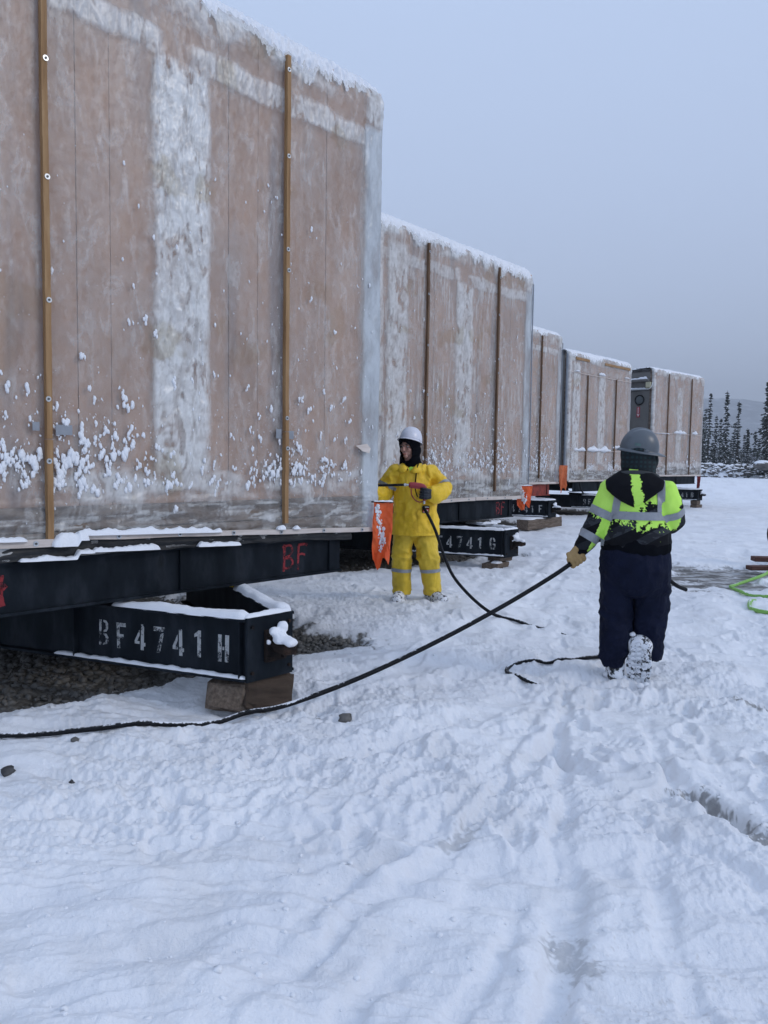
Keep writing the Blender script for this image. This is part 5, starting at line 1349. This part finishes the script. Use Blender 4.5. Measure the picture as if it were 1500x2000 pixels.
def boot(parent, ankle, Rm, mat, sc=1.12):
    """winter boot; local: toe towards -y, sole at z=0, ankle above"""
    parts = [loft([(0, .085, .05), (0, .0, .055), (0, -.10, .05), (0, -.185, .045)], [(.05, .058), (.05, .052), (.048, .056), (.035, .046)], 14, 4)]
    parts.append(loft([(0, .06, .05), (0, .055, .13), (0, .05, .20)], [(.06, .072), (.056, .066), (.06, .07)], 14, 4))
    Rm = np.array(Rm) * sc
    me = skin('boot', parts, .008, 3); P = vco(me); P[:, 2] = np.maximum(P[:, 2], .018); me.vertices.foreach_set('co', P.astype(np.float32).ravel()); push(me, .003 * folds(P, 4, (18, 18, 22)))
    P = vco(me) @ np.array(Rm).T + np.array(ankle); me.vertices.foreach_set('co', P.astype(np.float32).ravel()); me.update()
    o = add_obj('boot', me, mat, parent)
    a = np.linspace(0, 2 * math.pi, 30, endpoint=False); mb = MB()
    out = np.stack([np.sin(a) * (.052 + .006 * np.cos(a) - .008 * np.cos(2 * a)), -.05 - np.cos(a) * .152], -1)
    V = [(x, y, 0.010) for x, y in out] + [(x, y, .032) for x, y in out]
    mb.raw(V, [tuple(range(30)), tuple(range(59, 29, -1))] + [(i, (i + 1) % 30, (i + 1) % 30 + 30, i + 30) for i in range(30)])
    for gy in np.arange(-.185, .095, .030):
        for gx in (-.026, .0, .026):
            if abs(gy + .05) > .13 and abs(gx) > .02: continue
            mb.box((gx, gy + (.006 if gx == 0 else 0), .004), (.019, .018, .014), rotz(.4 * (1 if gx > 0 else -1)))
    mb.v = [tuple(np.array(Rm) @ np.array(v) + np.array(ankle)) for v in mb.v]
    mb.build('sole', M['boot'], o)
    return o

# ============================ worker in yellow rainwear
def worker_yellow():
    X0, Y0 = .335, 8.10; z0 = gz(X0, Y0) - .012
    hc = np.array([-.085, -.035, 1.635]); fyaw = math.radians(-33); Rh = rotz(fyaw) @ rotx(math.radians(8))   # local -y is the face
    torso = [((.0, .0, .86), (.15, .11)), ((0, 0, .94), (.16, .12)), ((-.01, 0, 1.1), (.16, .12)), ((-.03, 0, 1.30), (.17, .11)), ((-.05, 0, 1.40), (.10, .08))]
    aR = [(-.20, 0, 1.36), (-.29, .01, 1.24), (-.335, .01, 1.145), (-.43, -.12, 1.135), (-.50, -.19, 1.15)]
    aL = [(.115, 0, 1.355), (.215, .0, 1.265), (.275, -.04, 1.185), (.20, -.17, 1.150), (.130, -.225, 1.155)]
    lR = [(-.105, 0, .84), (-.135, -.02, .48), (-.140, .01, .28), (-.142, .015, .10)]
    lL = [(.095, 0, .84), (.135, -.03, .48), (.170, 0, .28), (.190, .01, .10)]
    parts = [loft([p for p, r in torso], [r for p, r in torso]), loft([(-.055, .0, 1.38), (-.07, -.01, 1.50), (-.08, -.02, 1.58)], [.062, .058, .056])]
    parts += [loft(q, [.055, .05, .045, .038, .03], 12) for q in (aR, aL)] + [loft(q, [.085, .07, .058, .045], 12) for q in (lR, lL)]
    hd = lambda c, r, R2=None: ell(hc + Rh @ np.array(c), r, Rh if R2 is None else Rh @ R2)
    parts += [hd((0, .012, .03), (.076, .094, .105)), hd((0, -.022, -.045), (.058, .066, .062)), hd((0, -.074, -.098), (.026, .022, .018)),
              hd((0, -.098, -.012), (.0125, .022, .026), rotx(-.35)), hd((0, -.108, -.030), (.014, .013, .010)),
              hd((-.034, -.072, .022), (.026, .018, .010)), hd((.034, -.072, .022), (.026, .018, .010)), hd((-.040, -.066, -.028), (.022, .022, .024)), hd((.040, -.066, -.028), (.022, .022, .024)),
              hd((0, -.090, -.062), (.022, .011, .0065)), hd((0, -.088, -.075), (.020, .011, .0065)), hd((-.078, .02, -.01), (.010, .022, .032)), hd((.078, .02, -.01), (.010, .022, .032))]
    body = skin('person', parts, .0062, 3)
    p = add_obj('person', body, M['skin']); p.location = (X0, Y0, z0)
    tag(p, 'person in yellow rain suit and white hard hat, aiming a spray lance sideways', 'person')
    # face details
    for s in (-1, 1):
        V, F = ell(hc + Rh @ np.array([s * .033, -.083, .004]), (.013, .007, .0065), Rh, 2); e = MB().raw(V, F).build('eye', fabric('eye_white', (.45, .42, .40), (.5, .47, .45), 3), p, True)
        V, F = ell(hc + Rh @ np.array([s * .031 - .003, -.0885, .004]), (.006, .004, .006), Rh, 2); MB().raw(V, F).build('iris', M['black'], e, True)
        MB().tube([hc + Rh @ np.array([s * .016, -.093, .024]), hc + Rh @ np.array([s * .034, -.092, .030]), hc + Rh @ np.array([s * .052, -.080, .024])], [.003, .0045, .002], 6).build('eyebrow', M['greycloth'], p)
    V, F = ell(hc + Rh @ np.array([0, -.0945, -.0685]), (.0215, .0095, .0075), Rh, 2); MB().raw(V, F).build('lips', fabric('lips', (.40, .15, .125), (.45, .18, .15), 20), p, True)
    # grey liner over the forehead, black hood round the face
    me = skin('liner', [hd((0, .012, .035), (.088, .106, .118))], .008, 2); L = (vco(me) - hc) @ Rh
    cut_away(me, (L[:, 2] < .045 + .25 * np.clip(-L[:, 1] - .0, -.2, .2) * .2) & (L[:, 1] < .02)); add_obj('liner_cap', me, M['greycloth'], p)
    me = skin('hood', [hd((0, .018, .028), (.108, .122, .142)), hd((0, .03, -.05), (.115, .118, .10)), loft([hc + (.015, .03, -.10), (-.065, .01, 1.46), (-.05, .01, 1.40)], [(.105, .10), (.115, .10), (.12, .10)])], .008, 5)
    P = vco(me); push(me, .004 * folds(P, 12, (16, 16, 11))); L = (vco(me) - hc) @ Rh
    cut_away(me, (L[:, 1] < -.035) & ((L[:, 0] / .070) ** 2 + ((L[:, 2] + .045) / .098) ** 2 < 1)); h = add_obj('hood', me, M['black'], p)
    so = h.modifiers.new('thick', 'SOLIDIFY'); so.thickness = .010; so.offset = -1
    hard_hat(p, hc + np.array([.022, .018, .062]), rotz(fyaw) @ rotx(math.radians(-13)), M['white_hat'], ridges=False, lip=.018, peak=.045)
    for q in ([(.030, -.06, 1.50), (.000, -.135, 1.40), (-.012, -.175, 1.30), (-.020, -.195, 1.245)], [(-.125, -.09, 1.47), (-.115, -.115, 1.43), (-.095, -.135, 1.385)]):
        MB().tube(catmull(q, 6), .0065, 6).build('cord', M['black'], p)
    me = skin('undershirt', [loft([(-.05, -.005, 1.28), (-.055, -.01, 1.37), (-.06, -.01, 1.425)], [(.14, .124), (.115, .100), (.070, .074)])], .008, 3); add_obj('undershirt', me, M['limecloth'], p)
    # jacket
    jt = [((.0, .0, .705), (.248, .180)), ((0, 0, .80), (.238, .174)), ((-.005, 0, .95), (.222, .166)), ((-.015, 0, 1.12), (.212, .160)), ((-.03, 0, 1.27), (.212, .150)), ((-.045, 0, 1.37), (.185, .125)), ((-.055, 0, 1.435), (.105, .098))]
    jp = [loft([q for q, r in jt], [r for q, r in jt], 26), loft(aR[:4] + [(-.46, -.155, 1.14)], [.095, .088, .085, .080, .074], 16), loft(aL[:4] + [(.150, -.215, 1.152)], [.098, .090, .090, .084, .076], 16)]
    jk = skin('jacket', jp, .008, 5); P = vco(jk)
    dl, sl = along(P, aL); dr_, sr = along(P, aR); arm = np.minimum(dl, dr_) < .125
    w = .022 * folds(P, 21, (6.5, 6.5, 3.0)) + .014 * folds(P, 25, (12, 12, 8)) + np.where(arm, .012 * folds(P, 23, (9, 9, 10)), 0)
    w += .010 * np.exp(-((P[:, 2] - .74) / .05) ** 2) * n3(np.c_[P[:, :2] * 9, P[:, 2] * 0], 30)
    push(jk, w); P = vco(jk)
    v = (P[:, 1] < -.02) & (np.abs(P[:, 0] + .065) < (P[:, 2] - 1.375) * .62) & (P[:, 2] > 1.375)
    cut_away(jk, v | (P[:, 2] < .700) | ((P[:, 2] > 1.425) & (np.hypot(P[:, 0] + .055, P[:, 1]) < .14)))
    j = add_obj('jacket', jk, M['yellow'], p); so = j.modifiers.new('thick', 'SOLIDIFY'); so.thickness = .006; so.offset = -1
    P = vco(jk); front = (P[:, 1] < -.03) & ~((along(P, aL)[0] < .12) & (along(P, aL)[1] > .14)) & ~((along(P, aR)[0] < .11) & (along(P, aR)[1] > .1))
    patch('placket', jk, [((-.145, 0, 0), (-1, 0, .03)), ((-.04, 0, 0), (1, 0, -.03)), ((0, 0, 1.36), (0, 0, 1)), ((0, 0, .703), (0, 0, -1))], .008, M['yellow'], j, front)
    pk = patch('pocket', jk, [((.02, 0, 0), (-1, 0, 0)), ((.195, 0, 0), (1, 0, 0)), ((0, 0, .955), (0, 0, 1)), ((0, 0, .745), (0, 0, -1))], .006, M['yellow'], j, front)
    patch('pocket_flap', jk, [((.01, 0, 0), (-1, 0, 0)), ((.20, 0, 0), (1, 0, 0)), ((0, 0, .975), (0, 0, 1)), ((0, 0, .915), (0, 0, -1))], .010, M['yellow'], j, front)
    lx0, lx1, lz0, lz1 = .060, .132, .945, 1.020
    lb = patch('label', jk, [((lx0, 0, 0), (-1, 0, 0)), ((lx1, 0, 0), (1, 0, 0)), ((0, 0, lz1), (0, 0, 1)), ((0, 0, lz0), (0, 0, -1))], .013, M['black'], j, front)
    lm = fabric('label_red', (.40, .05, .03), (.5, .08, .05), 40); wm = fabric('label_print', (.5, .48, .46), (.6, .58, .55), 90)
    patch('label_field', jk, [((lx0 + .004, 0, 0), (-1, 0, 0)), ((lx1 - .004, 0, 0), (1, 0, 0)), ((0, 0, lz0 + .044), (0, 0, 1)), ((0, 0, lz0 + .006), (0, 0, -1))], .0145, lm, lb, front)
    for za, zb_, xa, xb in ((.053, .064, .016, .062), (.022, .035, .018, .055), (.009, .014, .008, .064)):
        patch('label_print', jk, [((lx0 + xa, 0, 0), (-1, 0, 0)), ((lx0 + xb, 0, 0), (1, 0, 0)), ((0, 0, lz0 + zb_), (0, 0, 1)), ((0, 0, lz0 + za), (0, 0, -1))], .016, wm, lb, front)
    # collar flaps
    for pts in ([(-.10, -.112, 1.400), (-.135, -.128, 1.355), (-.215, -.085, 1.372), (-.205, -.03, 1.425), (-.15, -.02, 1.455), (-.12, -.07, 1.445)], [(-.075, -.132, 1.372), (-.035, -.142, 1.350), (.045, -.110, 1.365), (.075, -.05, 1.405), (.05, -.01, 1.455), (.01, -.06, 1.450)]):
        c = np.mean(pts, 0); mb = MB(); q = np.array(pts) + [0, -.034, .004]
        mb.raw(list(q) + [tuple(c + [0, -.052, .010])] + list(q + [0, .014, -.008]), [(6, i, (i + 1) % 6) for i in range(6)] + [(i, 7 + i, 7 + (i + 1) % 6, (i + 1) % 6) for i in range(6)])
        mb.build('collar', M['yellow'], j, True)
    for pth, n0, lo, hi in ((aL, .0, .185, .222), (aR, .0, .155, .19)):
        d, s = along(P, pth); k = (d < .14) & (s > lo - .04) & (s < hi + .04) & (np.abs(P[:, 0]) > .16)
        a0 = np.array(pth); t = a0[2] - a0[1]; t /= np.linalg.norm(t); acc = np.linalg.norm(a0[1] - a0[0]); c0 = a0[1] + t * (lo - acc); c1 = a0[1] + t * (hi - acc)
        patch('reflective_band', jk, [(c0, -t), (c1, t)], .004, M['reflect'], j, k)
    # trousers
    tp = [loft([(0, 0, .95), (0, 0, .84), (0, 0, .76)], [(.19, .15), (.215, .165), (.20, .15)], 24), loft([(-.115, 0, .80), (-.128, -.005, .66), (-.138, -.015, .48), (-.140, .0, .30), (-.142, .01, .075)], [(.112, .135), (.108, .125), (.098, .105), (.092, .098), (.088, .092)], 20),
          loft([(.098, 0, .80), (.108, -.005, .66), (.138, -.025, .48), (.168, -.005, .30), (.192, .005, .075)], [(.124, .140), (.122, .130), (.110, .110), (.096, .100), (.086, .092)], 20)]
    tr = skin('trousers', tp, .008, 4); P = vco(tr); kn = np.exp(-((P[:, 2] - .47) / .09) ** 2) + .8 * np.exp(-((P[:, 2] - .13) / .06) ** 2) + .5
    push(tr, .018 * kn * folds(P, 41, (7, 7, 12)) + .013 * folds(P, 43, (9, 9, 4))); P = vco(tr); cut_away(tr, P[:, 2] < .062)
    t = add_obj('trousers', tr, M['yellow2'], p); P = vco(tr)
    for s in (-1, 1): patch('reflective_band', tr, [((0, 0, .302), (.06 * s, 0, -1)), ((0, 0, .338), (-.06 * s, 0, 1))], .004, M['reflect'], t, (P[:, 0] * s > 0) & (P[:, 2] < .5) & (P[:, 2] > .2))
    boot(p, (-.150, -.02, .0), rotz(math.radians(-14)), M['boot']); boot(p, (.205, -.02, .0), rotz(math.radians(28)), M['boot'])
    # gloves: left hand on the pistol grip, right hand steadying the lance out by the corner
    gp = np.array([.070, -.262, 1.150])
    grip(gp, (.12, .12, 1), (.25, -1, 0), .017, M['blackglove'], p, .0135, wrist=(.165, -.218, 1.155))
    grip((-.535, -.232, 1.200), (1, .02, .01), (.1, -.25, -1), .013, M['blackglove'], p, .0125, wrist=(-.485, -.18, 1.150))
    # spray gun (a thing of its own, held)
    g = empty('spray_gun', (X0, Y0, z0)); tag(g, 'red trigger spray gun with a long dark lance in the yellow worker\'s hands', 'spray gun')
    redp = fabric('red_plastic', (.30, .03, .04), (.40, .045, .055), 12, .4, .5)
    gb = [loft([(-.075, -.258, 1.236), (-.02, -.260, 1.232), (.05, -.260, 1.222), (.085, -.260, 1.205)], [(.030, .020), (.034, .021), (.032, .021), (.022, .018)], 14), loft([(.055, -.260, 1.21), (.068, -.262, 1.15), (.076, -.262, 1.08)], [(.020, .016), (.017, .016), (.017, .016)], 12)]
    add_obj('gun_body', skin('gun_body', gb, .005, 3), redp, g)
    MB().tube(catmull([(-.062, -.260, 1.21), (-.056, -.260, 1.14), (-.020, -.260, 1.085), (.030, -.260, 1.062), (.075, -.260, 1.075)], 8), .006, 8).build('trigger_guard', redp, g, True)
    MB().tube([(-.02, -.26, 1.20), (-.008, -.262, 1.15), (.006, -.262, 1.115)], .006, 6).build('trigger', M['black'], g)
    ln = MB(); ln.tube([(-.13, -.258, 1.237), (-.95, -.232, 1.205)], .0125, 10); 
    for q in np.linspace(.02, .5, 26): ln.tube([(-.14 - .8 * q, -.258 + .026 * q, 1.2365 - .032 * q), (-.147 - .8 * q, -.258 + .026 * q, 1.2363 - .032 * q)], .0145, 10)
    ln.build('lance', M['rubber'], g)
    MB().tube([(-.135, -.258, 1.237), (-.115, -.258, 1.237), (-.11, -.258, 1.237), (-.07, -.258, 1.236)], [.016, .016, .011, .011], 10).build('lance_coupling', M['zinc'], g)
    MB().tube([(.074, -.262, 1.085), (.072, -.262, 1.045)], .013, 10).build('hose_coupling', M['zinc'], g)
    return p
worker_yellow()

# ============================ walker in hi-vis hoodie, seen from behind
WALK_Z = -.005
def worker_hivis():
    X0, Y0 = 1.775, 5.38; z0 = WALK_Z; az = -math.atan2(X0, Y0)
    hc = np.array([.0, .035, 1.600]); fyaw = math.radians(138); Rh = rotz(fyaw)                   # face turned away and to the left
    torso = [((0, 0, .88), (.18, .14)), ((0, 0, 1.05), (.17, .13)), ((0, 0, 1.25), (.18, .12)), ((0, 0, 1.37), (.15, .10)), ((0, .01, 1.43), (.07, .07))]
    aL = [(-.160, 0, 1.375), (-.210, -.01, 1.255), (-.258, -.015, 1.145), (-.325, -.035, 1.020), (-.385, -.045, .925)]
    aR = [(.160, 0, 1.375), (.205, .0, 1.265), (.228, .05, 1.170), (.175, .20, 1.120), (.10, .27, 1.13)]
    lL = [(-.105, 0, .86), (-.118, .02, .50), (-.115, .01, .25), (-.112, .0, .11)]
    lR = [(.105, 0, .86), (.112, .09, .52), (.080, .06, .36), (.050, .015, .27)]
    parts = [loft([q for q, r in torso], [r for q, r in torso]), loft([(0, .01, 1.40), (0, .02, 1.50), (0, .03, 1.57)], [.062, .058, .058])]
    parts += [loft(aL, [.055, .05, .045, .038, .032], 12), loft(aR, [.055, .05, .045, .038, .032], 12), loft(lL, [.085, .07, .058, .048], 12), loft(lR, [.085, .07, .058, .048], 12)]
    hd = lambda c, r, R2=None: ell(hc + Rh @ np.array(c), r, Rh if R2 is None else Rh @ R2)
    parts += [hd((0, .012, .03), (.076, .094, .105)), hd((0, -.022, -.045), (.058, .066, .062)), hd((0, -.074, -.098), (.026, .022, .018)), hd((0, -.098, -.012), (.0125, .022, .026), rotx(-.35)),
              hd((-.034, -.072, .022), (.026, .018, .010)), hd((.034, -.072, .022), (.026, .018, .010)), hd((0, -.09, -.068), (.022, .011, .010))]
    body = skin('person', parts, .008, 3)
    p = add_obj('person', body, M['skin']); p.location = (X0, Y0, z0); p.rotation_euler = (0, 0, az)
    tag(p, 'person walking away in lime hi-vis hoodie, navy trousers and grey hard hat', 'person')
    for s in (-1, 1):
        V, F = ell(hc + Rh @ np.array([s * .033, -.083, .004]), (.013, .007, .0065), Rh, 2); MB().raw(V, F).build('eye', M['black'], p, True)
    # plaid hood up over the head
    me = skin('hood', [hd((0, .014, .026), (.112, .120, .130)), hd((0, .0, -.05), (.116, .128, .10)), loft([hc + (0, 0, -.08), (0, .02, 1.47), (0, .01, 1.40)], [(.118, .118), (.115, .112), (.12, .11)]), hd((-.0, -.09, -.02), (.085, .05, .10))], .008, 5)
    P = vco(me); push(me, .005 * folds(P, 52, (13, 13, 9))); L = (vco(me) - hc) @ Rh
    cut_away(me, (L[:, 1] < -.085) & ((L[:, 0] / .062) ** 2 + ((L[:, 2] + .03) / .085) ** 2 < 1)); h = add_obj('hood', me, M['plaid'], p)
    h.modifiers.new('thick', 'SOLIDIFY').thickness = .008
    hat = hard_hat(p, hc + np.array([.0, -.005, .058]), roty(math.radians(14)) @ rotz(math.radians(115)) @ rotx(math.radians(-6)), M['grey_hat'], lip=.040, peak=.060)
    V = np.array([(-.022, 0, -.010), (.022, 0, -.010), (.022, 0, .010), (-.022, 0, .010)]); V = V + hc + [-.012, -.129, .090]; 
    MB().box(hc + np.array([-.010, -.124, .088]), (.040, .006, .018), roty(math.radians(9))).build('hat_sticker', fabric('sticker', (.10, .15, .15), (.16, .24, .22), 40), hat)
    # hoodie body
    jt = [((0, 0, .985), (.232, .178)), ((0, 0, 1.02), (.236, .180)), ((0, 0, 1.10), (.224, .168)), ((0, 0, 1.20), (.214, .160)), ((0, 0, 1.31), (.206, .148)), ((0, 0, 1.385), (.165, .125)), ((0, .01, 1.45), (.110, .105))]
    jp = [loft([q for q, r in jt], [r for q, r in jt], 26), loft(aL[:4] + [(-.372, -.043, .945)], [.098, .090, .082, .064, .048], 16), loft(aR[:4] + [(.12, .255, 1.125)], [.098, .092, .086, .07, .05], 16)]
    jk = skin('hoodie', jp, .0075, 5); P = vco(jk); dl, sl = along(P, aL); dr_, sr = along(P, aR); arm = (np.minimum(dl, dr_) < .11)
    w = .006 * folds(P, 61, (7, 7, 8)) + np.where(arm, .008 * folds(P, 63, (9, 9, 11)), 0) + .010 * np.exp(-((P[:, 2] - 1.05) / .05) ** 2) * folds(P, 64, (5, 5, 16)) * ~arm
    push(jk, w); P = vco(jk)
    isL = (dl < .115) & (P[:, 0] < -.17) & (sl > .10); isR = (dr_ < .12) & (P[:, 0] > .16) & (sr > .08)
    blk = (1.135 + .20 * (P[:, 0] * .45) - P[:, 2]) * 5.5                     # the print thins out towards the upper back
    blk = np.minimum(blk, .48) + np.where(P[:, 0] < 0, .12, -.10)
    blk = np.maximum(blk, .45 - 7 * np.hypot(P[:, 0] - .10, (P[:, 2] - 1.245) * 1.4))
    blk = np.where(isL, np.maximum(-.9, np.minimum(.55, (sl - .225) * 7)) + np.where(P[:, 0] + .42 * (1.14 - P[:, 2]) > -.24, -.8, .1), blk)
    blk = np.where(isR, -.75 + np.clip((P[:, 0] - .262) * 34, 0, 1.6) + np.clip((1.15 - P[:, 2]) * 16, 0, 1.4), blk)
    attr(jk, 'blk', blk)
    j = add_obj('hoodie', jk, M['hoodie'], p)
    core = ~isL & ~isR; bk = core & (P[:, 1] < .05)
    patch('reflective_band', jk, [((0, 0, 1.172), (0, 0, -1)), ((0, 0, 1.228), (0, 0, 1))], .004, M['reflect'], j, core & (P[:, 2] > 1.1) & (P[:, 2] < 1.3))
    patch('reflective_brace', jk, [((-.168, 0, 1.2), (-1, 0, .12)), ((-.118, 0, 1.2), (1, 0, -.12)), ((0, 0, 1.229), (0, 0, -1))], .0045, M['reflect'], j, core & (P[:, 2] > 1.2) & (np.abs(P[:, 0]) < .26))
    patch('reflective_brace', jk, [((.132, 0, 1.2), (-1, 0, -.03)), ((.184, 0, 1.2), (1, 0, .03)), ((0, 0, 1.229), (0, 0, -1))], .0045, M['reflect'], j, core & (P[:, 2] > 1.2) & (np.abs(P[:, 0]) < .26))
    for pth, k0, i0, lo, hi in ((aL, isL, 1, .155, .212), (aR, isR, 1, .125, .178), (aL, isL, 2, .345, .402)):
        d, s = along(P, pth); a0 = np.array(pth); sl_ = np.concatenate([[0], np.cumsum(np.linalg.norm(np.diff(a0, axis=0), axis=1))])
        i0 = int(np.clip(np.searchsorted(sl_, (lo + hi) / 2) - 1, 0, 3)); t = a0[i0 + 1] - a0[i0]; t /= np.linalg.norm(t)
        c0, c1 = a0[i0] + t * (lo - sl_[i0]), a0[i0] + t * (hi - sl_[i0])
        patch('reflective_band', jk, [(c0, -t), (c1, t)], .004, M['reflect'], j, (d < .13) & (s > lo - .06) & (s < hi + .06) & ((P[:, 0] < -.13) if pth is aL else (P[:, 0] > .13)))
    cf = loft([(-.366, -.042, .955), (-.392, -.046, .908)], [.050, .046], 14); me = skin('cuff', [cf], .008, 2); push(me, .003 * folds(vco(me), 5, (20, 20, 40))); add_obj('cuff', me, M['black'], j)
    hm = skin('hem', [loft([(0, 0, .955), (0, 0, 1.005)], [(.236, .182), (.238, .184)], 24)], .010, 3); push(hm, .004 * folds(vco(hm), 9, (14, 14, 6))); add_obj('hem', hm, M['black'], j)
    # empty hood lying on the back
    hp = [loft([(-.02, -.055, 1.475), (-.022, -.105, 1.435), (-.022, -.140, 1.385), (-.020, -.150, 1.335), (-.018, -.146, 1.290), (-.018, -.140, 1.265)], [(.05, .140), (.050, .195), (.048, .185), (.042, .130), (.032, .066), (.02, .022)], 24, 6)]
    hv, hf = hp[0]
    hk = skin('back_hood', hp, .0075, 4); P2 = vco(hk); push(hk, .005 * folds(P2, 71, (8, 8, 7))); P2 = vco(hk)
    st = np.abs(P2[:, 0] - (.005 + .19 * (1.36 - P2[:, 2]))) ; bl = (st - .046) * 26; bl = np.where(P2[:, 0] < (.005 + .19 * (1.36 - P2[:, 2])), bl + .25, bl + .5)
    attr(hk, 'blk', np.clip(bl, -1.2, 2.2)); add_obj('back_hood', hk, M['hoodplain'], j)
    a = np.linspace(math.radians(20), math.radians(160), 20)
    rim = np.stack([-.015 + .150 * np.cos(a), .03 - .135 * np.sin(a), 1.448 + .045 * np.sin(a)], -1); V, F = tube_geo(rim, np.full(20, .020), 10); MB().raw(V, F).build('hood_edge', M['greycloth'], j, True)
    # trousers
    tp = [loft([(0, 0, 1.02), (0, 0, .92), (0, -.01, .82), (0, 0, .74)], [(.20, .16), (.232, .178), (.243, .19), (.232, .175)], 26),
          loft([(-.115, 0, .80), (-.122, .01, .66), (-.121, .02, .50), (-.119, .01, .32), (-.116, .0, .14)], [(.122, .15), (.114, .138), (.104, .124), (.096, .112), (.092, .104)], 20),
          loft([(.115, 0, .80), (.120, .05, .66), (.116, .09, .52), (.106, .085, .36), (.100, .075, .20)], [(.124, .15), (.120, .145), (.112, .13), (.104, .115), (.094, .10)], 20)]
    tr = skin('trousers', tp, .0085, 12); P = vco(tr); kn = .6 + .9 * np.exp(-((P[:, 2] - .45) / .13) ** 2) + 1.1 * np.exp(-((P[:, 2] - .16) / .08) ** 2)
    push(tr, .020 * kn * folds(P, 81, (6, 6, 12)) + .007 * folds(P, 83, (12, 12, 5))); P = vco(tr); cut_away(tr, (P[:, 2] < .115) | ((P[:, 0] > .0) & (P[:, 2] < .165))); t = add_obj('trousers', tr, M['navy'], p)
    Rb = rotz(math.pi + math.radians(6)); boot(p, (-.112, .045, 0), Rb, M['boot'], 1.05)
    # rear foot: toe still on the snow, heel raised, the lugged sole turned to the camera
    Rr = rotz(math.radians(6)) @ rotx(math.radians(98)) @ rotz(math.pi) 
    boot(p, (.048, -.075, .20), np.array(rotz(math.radians(-5)) @ rotx(math.radians(-82)) @ rotz(math.pi)) * np.array([1.3, 1, 1])[None, :], M['boot'], 1.12)
    mb = MB(); r = random.Random(3)
    for (c, q) in (((.002, -.03, .355), .022), ((.03, -.04, .325), .012), ((.055, -.04, .33), .012), ((-.02, -.02, .30), .02), ((.085, -.04, .29), .02), ((.015, -.05, .285), .028), ((.05, -.05, .29), .03), ((-.16, -.03, .05), .03), ((-.09, -.06, .045), .035), ((-.05, -.04, .04), .03), ((.06, -.13, .015), .03), ((.1, -.11, .02), .03)):
        mb.blob(c, (q, q * .8, q * .8), r.random() * 50, 2, .25)
    mb.build('boot_snow', M['snow'], p, True, kind='stuff')
    # gloved left hand round the hose
    hw = Matrix.Rotation(-az, 3, 'Z') @ (Vector((1.376, 5.45, .863)) - Vector((X0, Y0, z0)))
    hw = np.array(hw); ax = np.array(Matrix.Rotation(-az, 3, 'Z') @ Vector((.20, .06, .125)))
    grip(hw, ax, (-.15, -1, .1), .0155, M['tan'], p, .0128, wrist=(hw[0] + .012, hw[1] - .005, hw[2] + .085), palm_w=.092)
    grip((.06, .30, 1.13), (1, .1, .1), (0, 1, 0), .014, M['tan'], p, .0125, wrist=(.105, .265, 1.13))
    return p
worker_hivis()

# ------------------------------------------------------------------ winter haze
hz, hnt, hb_ = new_mat('haze'); hnt.nodes.remove(hb_)
pv = hnt.nodes.new('ShaderNodeVolumePrincipled'); pv.inputs['Color'].default_value = (.86, .90, .96, 1); pv.inputs['Density'].default_value = .0006; pv.inputs['Anisotropy'].default_value = 0.0
hnt.links.new(pv.outputs[0], hnt.nodes['Material Output'].inputs['Volume'])
hzo = MB().box((60, 1150, 125), (6400, 2800, 256)).build('haze', hz, kind='stuff')
tag(hzo, 'thin cold haze greying the far trees and hill', 'haze')
